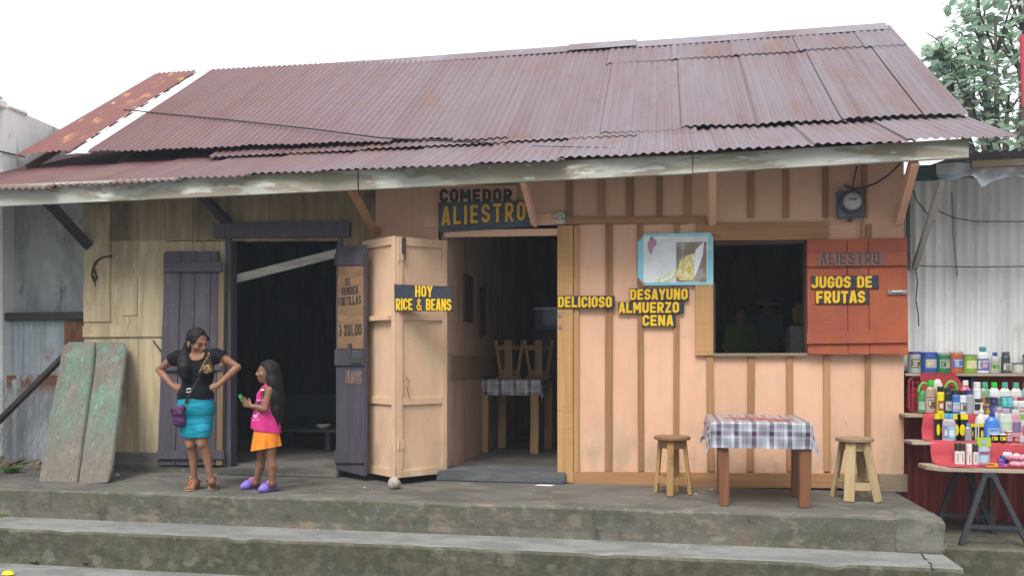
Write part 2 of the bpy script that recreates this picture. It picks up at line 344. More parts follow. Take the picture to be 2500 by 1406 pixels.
BOARD = mat('weathered_yellow_board', (.44, .365, .235), [dict(c=(.32, .26, .16), s=(14, 14, 1), lo=.4, hi=.62, d=9, a=.8), dict(c=(.25, .19, .125), s=(2.2, 2, .9), lo=.48, hi=.66, d=8, a=.8), dict(c=(.5, .43, .29), s=(9, 9, 2), lo=.58, hi=.68, a=.7, o=3), dict(c=(.1, .07, .05), s=(30, 30, 4), lo=.64, hi=.74, a=.6)], rough=.9, spec=.15, bump=.4, bs=(30, 30, 3), isl=.16)
BROWNB = mat('bare_brown_board', (.31, .235, .145), [dict(c=(.21, .16, .1), s=(12, 12, 1), lo=.38, hi=.62, d=9, a=.9), dict(c=(.1, .07, .05), s=(2.2, 2, .9), lo=.5, hi=.7, d=8, a=.8), dict(c=(.25, .2, .13), s=(16, 16, 2), lo=.6, hi=.7, a=.6)], rough=.9, spec=.15, bump=.4, bs=(30, 30, 3), isl=.18)
BATT = wood('batten_wood', (.37, .2, .095), (.24, .12, .055), 'Z', rnd=.26)
RAILW = wood('rail_wood', (.40, .215, .10), (.26, .13, .06), 'X', rnd=.12)
POSTW = wood('post_wood', (.50, .29, .125), (.36, .19, .08), 'Z', rnd=.06, extra=[dict(c=(.36, .19, .08), s=(3, 3, 60), lo=.55, hi=.66, a=.6)])
GREYW = wood('grey_wood', (.26, .2, .135), (.15, .115, .08), 'X', rnd=.1)
PURP = mat('purple_paint', (.082, .073, .094), [dict(c=(.06, .053, .069), s=(14, 14, 1.2), lo=.4, hi=.64, a=.9), dict(c=(.14, .12, .14), s=(6, 6, 2), lo=.58, hi=.7, a=.6), dict(c=(.2, .12, .07), s=(20, 20, 5), lo=.66, hi=.73, a=.7)], rough=.75, spec=.25, bump=.25, bs=(30, 30, 3), isl=.1)
WORN = wood('worn_brown', (.19, .125, .075), (.1, .07, .05), 'Z')
ORANGE = mat('orange_red_paint', (.355, .09, .038), [dict(c=(.28, .07, .04), s=(3, 3, 2), lo=.4, hi=.65), dict(c=(.44, .15, .06), s=(4, 4, 46), lo=.56, hi=.68, a=.45, r=(0, .5, 0)), dict(c=(.25, .07, .035), s=(18, 18, 5), lo=.64, hi=.74, a=.6)], rough=.65, spec=.3, bump=.2, bs=(20, 20, 30), isl=.08)
NAVY = mat('sign_navy', (.028, .034, .052), [dict(c=(.06, .062, .075), s=(9, 9, 9), lo=.5, hi=.7, a=.7)], rough=.55, spec=.35, bump=.1)
YELL = mat('letter_yellow', (.80, .50, .012), [dict(c=(.66, .36, .02), s=(16, 16, 16), lo=.5, hi=.68, a=.7)], rough=.5, spec=.3)
YELD = mat('letter_ochre', (.55, .31, .03), [dict(c=(.4, .21, .03), s=(16, 16, 16), lo=.45, hi=.66)], rough=.6)
DARKLET = mat('letter_dark', (.035, .03, .03), [dict(c=(.09, .06, .045), s=(18, 18, 18), lo=.5, hi=.68)], rough=.8)
PLY = mat('plywood_panel', (.29, .17, .09), [dict(c=(.21, .12, .065), s=(3, 3, 14), lo=.4, hi=.64), dict(c=(.36, .24, .15), s=(5, 5, 5), lo=.6, hi=.7, a=.6)], rough=.8, bump=.1)
FASC = mat('peeling_fascia_paint', (.43, .44, .395), [dict(c=(.26, .225, .165), s=(.8, 4, 4.5), lo=.47, hi=.54, d=7, dist=.8, a=.85), dict(c=(.22, .27, .2), s=(1.3, 6, 7), lo=.56, hi=.68, d=8, a=.8, o=6), dict(c=(.55, .56, .52), s=(2.2, 9, 11), lo=.58, hi=.64, d=6, o=9), dict(c=(.14, .12, .09), s=(8, 20, 20), lo=.64, hi=.74, a=.7)], rough=.85, spec=.2, bump=.3, bs=(4, 30, 30))
ROOFM = mat('red_oxide_roof', (.118, .043, .043), [dict(c=(.132, .062, .063), s=(1.4, .5, .5), lo=.4, hi=.64, d=7), dict(c=(.152, .127, .147), s=(3, .25, .25), lo=.1, hi=.7, d=4, a=.95, ax=('X', -5.2, 1.8)), dict(c=(.168, .155, .183), s=(1.2, .3, .3), lo=.42, hi=.75, a=.5, d=5, o=4, ax=('X', -2.6, 1.4)), dict(c=(.075, .035, .033), s=(5, 1.5, 1.5), lo=.58, hi=.75, a=.4), dict(c=(.15, .075, .048), s=(2.4, 1.2, 1.2), lo=.52, hi=.7, a=.65, o=8), dict(c=(.065, .038, .034), s=(22, .5, .5), lo=.58, hi=.74, a=.5, d=4)], rough=.55, spec=.32, bump=.08, bs=(20, 20, 20), isl=.09)
RUST = mat('rusty_sheet', (.16, .05, .04), [dict(c=(.40, .18, .065), s=(4.2, 2, 2), lo=.55, hi=.64, d=8, a=.95), dict(c=(.55, .4, .26), s=(5.5, 3, 3), lo=.66, hi=.71, d=8), dict(c=(.16, .05, .045), s=(2, 1, 1), lo=.5, hi=.66, o=5)], rough=.55, spec=.4, isl=.05)
GALV = mat('bare_galvanised', (.74, .77, .8), [dict(c=(.62, .65, .69), s=(9, 2, 2), lo=.4, hi=.6)], rough=.45, spec=.5)
RIDGE = mat('ridge_metal', (.16, .14, .165), [dict(c=(.12, .075, .085), s=(1.2, 2, 2), lo=.42, hi=.6), dict(c=(.12, .07, .06), s=(6, 6, 6), lo=.6, hi=.7, a=.7)], rough=.45, spec=.5)
WHITEC = mat('whitewashed_sheet', (.8, .81, .8), [dict(c=(.62, .62, .61), s=(5, 5, .5), lo=.42, hi=.64, d=8, a=.8), dict(c=(.25, .24, .22), s=(16, 16, 5), lo=.66, hi=.73, a=.7), dict(c=(.34, .33, .3), s=(2, 2, 1), lo=.56, hi=.7, a=.6)], rough=.6, spec=.35)
REDC = mat('red_sheet', (.36, .055, .055), [dict(c=(.25, .04, .042), s=(4, 4, .8), lo=.4, hi=.62), dict(c=(.3, .09, .07), s=(14, 14, 6), lo=.62, hi=.7, a=.5), dict(c=(.5, .42, .38), s=(40, 40, 30), lo=.74, hi=.77, a=.7)], rough=.55, spec=.4)
ZINC = mat('old_zinc_sheet', (.40, .46, .50), [dict(c=(.29, .33, .36), s=(6, 6, .8), lo=.42, hi=.62), dict(c=(.27, .12, .06), s=(2.5, 2.5, 1.6), lo=.6, hi=.68, d=8, a=.9), dict(c=(.5, .53, .55), s=(8, 8, 2), lo=.6, hi=.7, a=.6)], rough=.5, spec=.45)
RUSTZ = mat('rust_brown_sheet', (.16, .07, .045), [dict(c=(.26, .11, .06), s=(7, 7, 3), lo=.45, hi=.62), dict(c=(.3, .3, .3), s=(8, 8, 4), lo=.62, hi=.7)], rough=.7)
NEIGH = mat('stained_render', (.80, .81, .79), [dict(c=(.60, .61, .62), s=(1, 1.2, .6), lo=.44, hi=.64, d=9, a=.9), dict(c=(.24, .25, .26), s=(1, 2.2, .9), lo=.56, hi=.68, d=9, a=.75, o=4), dict(c=(.68, .69, .67), s=(1, 1.4, 1.2), lo=.55, hi=.68, a=.7, o=7), dict(c=(.2, .2, .21), s=(1, 7, .5), lo=.6, hi=.72, a=.7)], rough=.9, bump=.3, bs=(12, 12, 12))
DARKIN = mat('dark_interior', (.055, .05, .045), [dict(c=(.03, .028, .027), s=(4, 4, 1), lo=.4, hi=.6)], rough=.9)  # near black colour for the room linings and the sheet house body
INFLOOR = mat('interior_concrete', (.17, .155, .14), [dict(c=(.1, .095, .085), s=(2, 2, 2), lo=.4, hi=.6)], rough=.6, bump=.2)
FRAMEW = wood('dark_window_frame', (.07, .04, .035), (.04, .025, .022), 'Z')
BLACKM = plain((.02, .02, .022), .5)
STEEL = mat('steel', (.45, .46, .47), [dict(c=(.3, .3, .3), s=(30, 30, 30), lo=.4, hi=.6)], rough=.35, metal=.9)
WIREM = plain((.035, .033, .035), .6)

# ================================================================== GROUND, PORCH AND STEPS
YE, YS, ZS, ZG = -1.37, -1.83, -.285, -.625       # porch edge, step edge, step height, street height
XA, XB = -9.6, XP(2300, YE)
def wob(x, k, s): return s*(math.sin(x*2.1+k)+.6*math.sin(x*5.3+2*k)+.5*math.sin(x*11.7+3*k)+.35*math.sin(x*29+k))
def strip(mb, xs, rows):                     # rows: functions x -> (y, z)
    o = len(mb.v); n = len(xs)
    for r in rows: mb.v += [V((x, *r(x))) for x in xs]
    for j in range(len(rows)-1):
        for i in range(n-1): a = o+j*n+i; mb.f.append((a, a+1, a+1+n, a+n))
xs = [XA+(XB-XA)*i/420 for i in range(421)]
g = MB(); g.add([(-40, -40, ZG-.004), (40, -40, ZG-.004), (40, 60, ZG-.004), (-40, 60, ZG-.004)], [(0, 1, 2, 3)]); struct('ground', g, STREET)
def chip(x, k): return .034*max(0, math.sin(x*3.7+k)*math.sin(x*9.1+2*k)*math.sin(x*1.3+k)-.25)
m = MB(); strip(m, xs, [lambda x: (-.06, .004), lambda x: (-.7, 0), lambda x: (YE+.03, -.002), lambda x: (YE+.006+wob(x, 1, .004), -.006-chip(x, 1))]); struct('porch', m, CONC, smooth=math.radians(40))
m = MB(); strip(m, xs, [lambda x: (YE+.006+wob(x, 1, .004), -.006-chip(x, 1)), lambda x: (YE-.008+wob(x, 1, .004), -.025-chip(x, 1)), lambda x: (YE-.004+wob(x, 2, .004), -.13), lambda x: (YE+.0+wob(x, 3, .003), -.22), lambda x: (YE-.006+wob(x, 4, .003), ZS-.01)])
strip(m, [XB], []) 
m.add([(XB, YE, -.006), (XB, -.02, 0), (XB, -.02, ZG), (XB, YE, ZG)], [(0, 1, 2, 3)][::-1]); struct('porch_riser', m, CONC2, smooth=math.radians(50))
XB2 = XP(2352, YS)
xs2 = [XA+(XB2-XA)*i/420 for i in range(421)]
m = MB(); strip(m, xs2, [lambda x: (YE+.03, ZS+.002), lambda x: (YE-.2, ZS), lambda x: (YS+.02, ZS-.004), lambda x: (YS+.004+wob(x, 5, .005), ZS-.008-chip(x, 3))]); struct('step', m, TREAD, smooth=math.radians(40))
m = MB(); strip(m, xs2, [lambda x: (YS+.004+wob(x, 5, .005), ZS-.008-chip(x, 3)), lambda x: (YS-.012+wob(x, 5, .005), ZS-.03-chip(x, 3)), lambda x: (YS-.004+wob(x, 6, .005), ZS-.15), lambda x: (YS+wob(x, 7, .004), ZS-.26), lambda x: (YS-.01+wob(x, 8, .004), ZG-.02)])
m.add([(XB2, YS, ZS-.008), (XB2, -.6, ZS), (XB2, -.6, ZG), (XB2, YS, ZG)], [(0, 1, 2, 3)]); struct('step_riser', m, CONC3, smooth=math.radians(50))
m = MB(); xs3 = [XA+(XP(640, YS-.5)-XA)*i/120 for i in range(121)]
strip(m, xs3, [lambda x: (YS+.02, ZG+.012), lambda x: (YS-.62+wob(x, 3, .008)+.1*max(0, x+4.6), ZG+.01), lambda x: (YS-.66+wob(x, 3, .01)+.1*max(0, x+4.6), ZG-.002)]); struct('lower_step', m, TREAD)
# patched corner block at the right end of the porch
from mathutils import noise
bm = bmesh.new(); bmesh.ops.create_cube(bm, size=2); bmesh.ops.subdivide_edges(bm, edges=bm.edges[:], cuts=14, use_grid_fill=True)
for v in bm.verts:
    p = V(v.co); q = V([math.copysign(abs(c)**1.0, c) for c in p]); n6 = (abs(p.x)**9+abs(p.y)**9+abs(p.z)**9)**(1/9.); q = p/n6
    q = V((XB-.14+.19*q.x+.03*q.y, YE+.19+.215*q.y, (ZS-.02+.012)/2+q.z*(.012-ZS+.02)/2-.03*max(0, q.x)*max(0, q.z)))
    v.co = q+V((noise.noise(q*9), noise.noise(q*9+V((7, 0, 0))), noise.noise(q*9+V((0, 9, 0)))))*.012+V((noise.noise(q*30), noise.noise(q*31), noise.noise(q*29)))*.004
me = bpy.data.meshes.new('corner_patch'); bm.to_mesh(me); bm.free(); me.materials.append(mat('patch_cement', (.165, .16, .14), [dict(c=(.115, .112, .098), s=(3, 3, 3), lo=.42, hi=.62), dict(c=(.085, .09, .05), s=(5, 5, 4), lo=.56, hi=.7, a=.7), dict(c=(.2, .195, .175), s=(9, 9, 9), lo=.55, hi=.66, a=.6)], rough=.9, bump=.6))
me.polygons.foreach_set('use_smooth', [True]*len(me.polygons)); o = bpy.data.objects.new('corner_patch', me); COL.objects.link(o); o['kind'] = 'structure'
m = MB()                                      # open cracks in the steps
def crack(pts, r):
    for i in range(len(pts)-1):
        a, b = V(pts[i]), V(pts[i+1]); k = 5
        q = [a.lerp(b, j/k)+V((random.uniform(-.014, .014), 0, random.uniform(-.012, .012))) for j in range(k+1)]
        m.tube(q, [r*random.uniform(.5, 1.2) for _ in q], 5)
def fp(px, py, Y): return W(px, py, Y)
crack([fp(2150, 1262, YE-.003), fp(2160, 1283, YE-.003), fp(2190, 1285, YE-.003)], .004)
crack([fp(2222, 1290, YE-.005), fp(2235, 1320, YE-.005), fp(2262, 1335, YE-.005)], .007)
crack([fp(2200, 1310, YE-.004), fp(2235, 1312, YE-.004)], .004)
crack([G(2248, 1354, ZS), G(2268, 1372, ZS), G(2280, 1396, ZS)], .006)
crack([fp(1832, 1258, YE-.004), fp(1830, 1272, YE-.004)], .003)
crack([fp(75, 1370, YS-.006), fp(95, 1374, YS-.006)], .01); crack([fp(205, 1375, YS-.006), fp(215, 1378, YS-.006)], .007)
tag(m.build('step_cracks', plain((.025, .025, .02), .95)), kind='structure')
# ground beside the porch, under the market stall
ZL = -.30
m = MB(); x0 = XB+.02
m.add([(x0, -1.0, ZL), (9, -1.0, ZL), (9, .4, ZL), (x0, .4, ZL), (x0, -1.0, ZG), (9, -1.0, ZG), (x0, -1.02, ZL-.02), (9, -1.02, ZL-.02)], [(0, 1, 2, 3), (4, 5, 7, 6), (6, 7, 1, 0)])
struct('side_pavement', m, CONC3)
m = MB(); m.add([(XA, -.06, -.05), (XP(205)-.02, -.06, -.05), (XP(205)-.02, 1.6, -.05), (XA, 1.6, -.05)], [(0, 1, 2, 3)]); struct('alley_ground', m, plain((.05, .048, .038), .95))

# ================================================================== THE CAFE BUILDING
HX0, HX1 = XP(205), XP(2207)
house = thing('wooden_cafe', 'long wooden cafe with peach and bare yellowish boards under a red corrugated roof', 'building', ((HX0+HX1)/2, 2, 0))
ZT = 3.25
def boards(mb, seams, y0, y1, t=.05, jit=.008):  # vertical boards between pixel seams on the wall plane
    for a, b in zip(seams, seams[1:]):
        j = random.uniform(0, jit); xa, xb = XP(a)+.002, XP(b)-.002; xm = (a+b)/2
        z1 = ZT if y0 is None else ZP(xm, y0); z0 = .0 if y1 is None else ZP(xm, y1)
        mb.box(xa, xb, -j, t, z0, z1)
mw = MB(); boards(mw, [205, 272, 338, 404], 588, 1135); boards(mw, [404, 470, 536, 557], 590, 1135)
mw.build('left_wall', BOARD, house)
mw = MB(); boards(mw, [205, 272, 338, 404, 470, 537, 596, 655, 714, 772, 830, 893, 916], None, 588)
boards(mw, [830, 862, 893, 916], 585, 1150); mw.build('upper_left_wall', BROWNB, house)
m = MB(); pbox(m, 205, 402, 794, 822, 0, .022); m.build('batten', BOARD, house, label='pale yellow horizontal batten')
for a, b, c, d in ((205, 272, 500, 785), (338, 404, 620, 800), (300, 338, 680, 770)): m = MB(); pbox(m, a+1, b-2, c, d, 0, .012+.004*(a % 3)); m.build('patch_board', BOARD, house)
m = MB(); pbox(m, 272, 404, 1103, 1137, 0, .03); m.build('skirting_board', mat('greyed_purple', (.17, .14, .14), [dict(c=(.1, .085, .08), s=(2, 14, 14), lo=.4, hi=.65)], rough=.85), house)
m = MB(); m.box(HX0, XP(820), -.05, .06, -.02, ZP(400, 1136)); m.build('plinth', CONC2, house)
# peach wall: panels between battens
low = [1413, 1486, 1565, 1650, 1735, 1831, 1928, 2019, 2117, 2207]
mp = MB()
for a, b in zip(low, low[1:]):
    c = (a+b)/2; top = 548 if c < 1697 or c > 2020 else 868
    cut = random.uniform(820, 905) if random.random() < .5 else None
    if cut and top < 600:
        mp.box(XP(a)+.001, XP(b)-.001, 0, .03, ZP(c, cut)+.0015, ZP(c, top)); mp.box(XP(a)+.001, XP(b)-.001, 0, .03, .05, ZP(c, cut)-.0015)
    else: mp.box(XP(a)+.001, XP(b)-.001, 0, .03, .05, ZP(c, top))
mp.box(XP(1650), XP(1742), .001, .03, ZP(1700, 868), ZP(1700, 548)); mp.box(XP(1971), XP(2020), .001, .03, ZP(1990, 868), ZP(1990, 548))
ups = [916, 1004, 1070, 1300, 1390, 1469, 1538, 1610, 1678, 1735, 1833, 1919, 2015, 2110, 2207]
for a, b in zip(ups, ups[1:]):
    c = (a+b)/2; mp.box(XP(a)+.001, XP(b)-.001, .002, .032, ZP(c, 548 if c > 1090 else 600), ZT)
mp.box(XP(893), XP(1090), .004, .034, ZP(990, 1150), ZP(990, 600))
mp.build('peach_wall', PEACH, house)
for x in low[1:-1]:
    a = 8.+random.uniform(-1, 1); top = 548 if x < 1697 or x > 2022 else 868
    if 1697 < x < 1743: top = 868
    m = MB(); lean = random.uniform(-3, 3); p = [W(x-a+lean, top, 0), W(x+a+lean, top, 0), W(x+a, 1150, 0), W(x-a, 1150, 0)]
    m.prism(p, (0, -.022, 0)); m.build('batten', BATT, house, bevel=.003)
for x in ups[4:-1]:
    if x == 1735: continue
    m = MB(); a = 7.5+random.uniform(-1, 1.5); p = [V((XP(x-a), 0, ZT-.1)), V((XP(x+a), 0, ZT-.1)), W(x+a, 532, 0), W(x-a, 532, 0)]
    m.prism(p, (0, -.022, 0)); m.build('batten', BATT, house, bevel=.003)
def rail(name, a, b, y0, y1, t, mt, dy=0, lab=None):
    m = MB(); m.prism([W(a, y0, 0), W(b, y0+dy, 0), W(b, y1+dy, 0), W(a, y1, 0)], (0, -t, 0)); return m.build(name, mt, house, bevel=.003, label=lab)
rail('rail', 1385, 1722, 531, 548, .03, RAILW, -2)
rail('window_header', 1700, 2022, 546, 589, .034, RAILW, -3)
rail('lintel', 1085, 1362, 563, 580, .03, PEACH, -4)
rail('sign_backing', 1032, 1380, 528, 557, .02, PEACH, -8)
rail('skirting_board', 1382, 2142, 1150, 1186, .035, RAILW, 5)
rail('skirting_board', 2143, 2213, 1156, 1198, .04, GREYW, 1, 'grey weathered skirting board')
def up_board(name, a, b, y0, y1, t, mt, lab=None):
    m = MB(); pbox(m, a, b, y0, y1, 0, t); return m.build(name, mt, house, bevel=.004, label=lab)
up_board('door_post', 1362, 1400, 552, 1176, .045, POSTW, 'broad bare timber door post')
up_board('door_post', 1401, 1414, 552, 1160, .032, POSTW)
up_board('window_casing', 1697, 1741, 640, 868, .04, POSTW)
m = MB()
for (px, py, s) in ((1366, 768, 5), (1367, 797, 6)): q = W(px, py, -.05); m.box(q.x-.014, q.x+.014, -.056, -.045, q.z-.02, q.z+.02); m.tube([(q.x-.012, -.062, q.z+.012), (q.x+.014, -.062, q.z-.012)], .005, 6)
m.build('latch', STEEL, house)
# window: frame and sill around the open hole
wf = MB(); pbox(wf, 1741, 1746, 690, 866, 0, .03, .1); pbox(wf, 1963, 1971, 592, 866, 0, .03, .1); pbox(wf, 1746, 1963, 588, 597, 0, .028, .1); fr = wf.build('window_frame', FRAMEW, house)
m = MB(); pbox(m, 1740, 1972, 862, 869, 0, .05, .1); m.build('sill', GREYW, fr)
# orange shutter, folded open flat on the wall
sh = MB(); TY = -.06
for a, b in ((1969, 2067), (2068, 2119), (2120, 2214)): p = [W(a, 586-(a-1969)*.02, TY), W(b-1, 586-(b-1969)*.02, TY), W(b+2, 866, TY), W(a+2, 864, TY)]; sh.prism(p, (0, -.022, 0))
shutter = sh.build('shutter', ORANGE, house, bevel=.003, label='orange red board shutter opened flat on the wall')
for y0, y1 in ((618, 652), (810, 840)): m = MB(); p = [W(1969, y0, TY-.022), W(2212, y0-3, TY-.022), W(2214, y1-3, TY-.022), W(1969, y1, TY-.022)]; m.prism(p, (0, -.022, 0)); m.build('ledger', ORANGE, shutter, bevel=.004)
m = MB(); q = W(2190, 713, TY-.03); m.box(q.x-.085, q.x+.085, q.y-.008, q.y+.01, q.z-.02, q.z+.02); m.tube([q+V((-.05, -.014, 0)), q+V((.05, -.014, .003))], .011, 8); m.build('bolt', STEEL, shutter)
# purple doorway
rail('lintel', 527, 858, 546, 583, .06, PURP, -3, 'purple grey timber lintel')
m = MB(); pbox(m, 553, 567, 583, 1150, 0, .03, .1); m.build('door_jamb', PURP, house)
m = MB(); pbox(m, 826, 838, 583, 1150, 0, .03, .1); m.build('door_jamb', PURP, house)
m = MB(); m.beam(W(572, 682, .12), W(828, 617, .12), .03, .095); m.build('cross_plank', mat('pale_plank', (.42, .41, .36), [dict(c=(.3, .29, .25), s=(3, 20, 20), lo=.4, hi=.6)], rough=.85), house, bevel=.004, label='pale loose plank nailed across the dark doorway')
m = MB(); m.box(XP(545), XP(835), -.14, .3, 0, ZP(690, 1142)); m.build('door_sill', CONC, house, bevel=.012)
m = MB(); m.box(XP(1064, -.14), XP(1380, -.14), -.14, .3, 0, ZP(1220, 1151, -.14)); m.build('doorstep', mat('blue_grey_step', (.12, .125, .13), [dict(c=(.08, .083, .086), s=(2, 5, 5), lo=.4, hi=.6)], rough=.8, bump=.4), house, bevel=.015)
def leaf(name, A, B, z0a, z1a, z0b, z1b, t, mt, lab=None, inset=None):
    m = MB(); A, B = V(A), V(B); d = (B-A).normalized(); n = V((d.y, -d.x, 0)); n = n if n.y < 0 else -n
    m.prism([V((A.x, A.y, z0a)), V((B.x, B.y, z0b)), V((B.x, B.y, z1b)), V((A.x, A.y, z1a))], -n*t); return m.build(name, mt, house, bevel=.003, label=lab), d, n
# left purple leaf stands open against the wall, built of boards
dl = MB(); TY = -.05; sx = [(406, 388), (447, 432), (482, 470), (520, 510), (538, 531)]
for (a, b), (c, d) in zip(sx, sx[1:]): dl.prism([W(a, 615, TY), W(c-1.5, 614, TY), W(d-1.5, 1134, TY), W(b, 1134, TY)], (0, -.03, 0))
pdoor = dl.build('door', PURP, house, bevel=.003, label='purple board door leaf folded open on the wall')
for y0, y1, a, b in ((641, 664, 404, 546), (893, 905, 398, 545), (1098, 1120, 386, 550)): m = MB(); m.prism([W(a, y0, TY-.03), W(b, y0, TY-.03), W(b, y1, TY-.03), W(a, y1, TY-.03)], (0, -.03, 0)); m.build('ledger', PURP, pdoor, bevel=.004)
m = MB(); m.prism([W(539, 640, TY+.0), W(553, 640, TY), W(547, 1134, TY), W(533, 1134, TY)], (0, -.045, 0)); m.build('stile', WORN, pdoor, label='worn brown edge board')
m = MB()
for (px, py) in ((423, 745), (470, 765), (519, 748), (425, 905), (545, 905), (414, 1108), (540, 1105)): q = W(px, py, TY-.03); m.disc(q, (0, -1, 0), .006, .004, 8)
m.build('nail_heads', STEEL, pdoor)
# right purple leaf, swung out, with the tortilla panel and ghost lettering
A = W(820, 1000, -.03); B = W(890, 1000, -.36)
A.z = B.z = 0
zb = .085; zt0, zt1 = ZP(825, 602, -.03), ZP(893, 597, -.36)
rl, ld, ln = leaf('door', A, B, zb, zt0, zb-.02, zt1, .035, PURP, 'narrow purple door leaf swung out beside the peach doors')
lw = (B-A).length
def lp(u, py, off): x = 820+70*u; q = A+ld*(lw*u); return V((q.x, q.y, ZP(x, py, q.y)))+ln*off
def lbox(u0, u1, y0, y1, t, off=.001):
    m = MB(); p = [lp(u0, y0, off), lp(u1, y0, off), lp(u1, y1, off), lp(u0, y1, off)]; m.prism(p, ln*t); return m
lbox(0, 1, 620, 648, .018).build('ledger', PURP, rl, bevel=.003); lbox(0, 1, 853, 892, .018).build('ledger', PURP, rl, bevel=.003); lbox(0, 1, 1098, 1130, .018).build('ledger', PURP, rl, bevel=.003)
pan = lbox(.1, .98, 650, 851, .012).build('panel', PLY, rl, label='bare plywood panel with painted prices')
def ltext(s, u0, u1, y0, y1, mt, parent, off, nm='lettering', sw=.17):
    m = MB(); o = lp(u0, y1, off); text(m, s, o, ld, ln, lw*(u1-u0), lp(u0, y0, 0).z-lp(u0, y1, 0).z, sw=sw, depth=.002); return m.build(nm, mt, parent)
ltext('SE', .36, .56, 680, 699, DARKLET, pan, .0135); ltext('VENDEN', .24, .82, 703, 722, DARKLET, pan, .0135); ltext('TORTILLAS', .1, .92, 727, 748, DARKLET, pan, .0135); ltext('3 XQ1.00', .14, .94, 793, 821, DARKLET, pan, .0135)
ltext('TILAPIAS', .36, .9, 904, 936, mat('chalk_ochre', (.3, .19, .13), [dict(c=(.14, .1, .12), s=(30, 30, 30), lo=.45, hi=.6)], rough=.9), rl, .0015, sw=.14)
m = lbox(.5, .62, 838, 872, .03); m.build('latch', PURP, rl); m = lbox(.58, .95, 870, 886, .012, .02); m.build('hasp', plain((.05, .07, .06), .7), rl)
# peach bifold doors
Fd = W(968, 1000, -.495); Fd.z = 0; H1 = W(1089, 1000, -.03); H1.z = 0; H0 = W(889, 1000, -.10); H0.z = 0
z0 = .075
def pleaf(A, B, xa, xb, ya, yb, rails, lab, sw):
    zta, ztb = ZP(xa, ya, A.y), ZP(xb, yb, B.y); d = (B-A).normalized(); n = V((d.y, -d.x, 0)); n = n if n.y < 0 else -n; wd = (B-A).length
    def q(u, v, off): p = A+d*(wd*u); zt = zta+(ztb-zta)*u; return V((p.x, p.y, z0+(zt-z0)*v))+n*off
    m = MB(); m.prism([q(0.01, 0.01, 0), q(.99, .01, 0), q(.99, .99, 0), q(.01, .99, 0)], -n*.012); o = m.build('door', PEACHDOOR, house, label=lab)
    def bar(u0, u1, v0, v1, t=.022, nm='rail'):
        m = MB(); m.prism([q(u0, v0, .0005), q(u1, v0, .0005), q(u1, v1, .0005), q(u0, v1, .0005)], n*t); return m.build(nm, PEACHDOOR, o, bevel=.003)
    bar(0, sw, 0, 1, nm='stile'); bar(1-sw, 1, 0, 1, nm='stile')
    for v0, v1 in rails: bar(sw, 1-sw, v0, v1, .02)
    return o, d, n, q
dR, dd, dn, qR = pleaf(Fd, H1, 968, 1089, 578, 588, ((0, .03), (.30, .328), (.655, .682), (.965, 1)), 'peach panelled door leaf right of the fold', .1)
dL, d2, n2, qL = pleaf(H0, Fd, 889, 968, 590, 576, ((0, .035), (.30, .33), (.965, 1)), 'peach panelled door leaf left of the fold', .1)
m = MB(); m.prism([qL(.02, .652, .0), qL(.88, .652, .0), qL(.88, .672, .0), qL(.02, .672, .0)], n2*.06); m.build('ledge', PEACHDOOR, dL, bevel=.003)
for v in (.12, .72, .9):
    m = MB(); m.prism([qR(.02, v, .023), qR(.12, v, .023), qR(.12, v+.035, .023), qR(.02, v+.035, .023)], dn*.004); m.tube([qR(.01, v-.002, .03), qR(.01, v+.04, .03)], .008, 8); m.build('hinge', PEACHDOOR, dR)
m = MB(); m.prism([qR(.08, .93, .023), qR(.15, .93, .023), qR(.15, .995, .023), qR(.08, .995, .023)], dn*.01); m.tube([qR(.115, .90, .04), qR(.115, 1.0, .04)], .009, 8); m.build('bolt', plain((.06, .05, .045), .6), dR)
m = MB(); m.tube([qR(.15, .42, .03), qR(.2, .40, .05), qR(.17, .37, .04), qR(.22, .33, .03)], .006, 6); m.build('hook', plain((.3, .2, .12), .7), dR)
# side and back walls, gables, floor and partition
m = MB(); YB = 5.8; ZR = 5.62
for x, s in ((HX0, 1), (HX1-.06, 1)):
    m.prism([(x, .05, -.3), (x, YB, -.3), (x, YB, 3.4), (x, 3.055, ZR-.12), (x, .05, 3.36)], (.06, 0, 0))
m.box(HX0, HX1, YB-.06, YB, -.3, 3.4); m.build('rear_walls', BROWNB, house)
m = MB(); m.box(HX0+.06, HX1-.06, .1, YB-.06, -.02, .10); m.build('floor', INFLOOR, house)
XPART = XP(1088)
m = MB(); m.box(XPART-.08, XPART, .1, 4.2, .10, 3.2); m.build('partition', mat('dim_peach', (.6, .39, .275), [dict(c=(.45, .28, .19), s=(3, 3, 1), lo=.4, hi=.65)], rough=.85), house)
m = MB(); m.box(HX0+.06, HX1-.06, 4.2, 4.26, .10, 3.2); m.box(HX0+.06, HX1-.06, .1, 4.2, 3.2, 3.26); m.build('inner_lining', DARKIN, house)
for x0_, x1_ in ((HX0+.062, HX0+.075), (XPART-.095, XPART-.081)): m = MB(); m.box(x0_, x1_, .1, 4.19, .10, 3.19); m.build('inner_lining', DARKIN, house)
m = MB(); m.box(XPART, XPART+.03, .12, 2.6, ZP(1092, 925), ZP(1092, 866)); m.build('dado_rail', mat('dado', (.3, .2, .12), rough=.7), house)
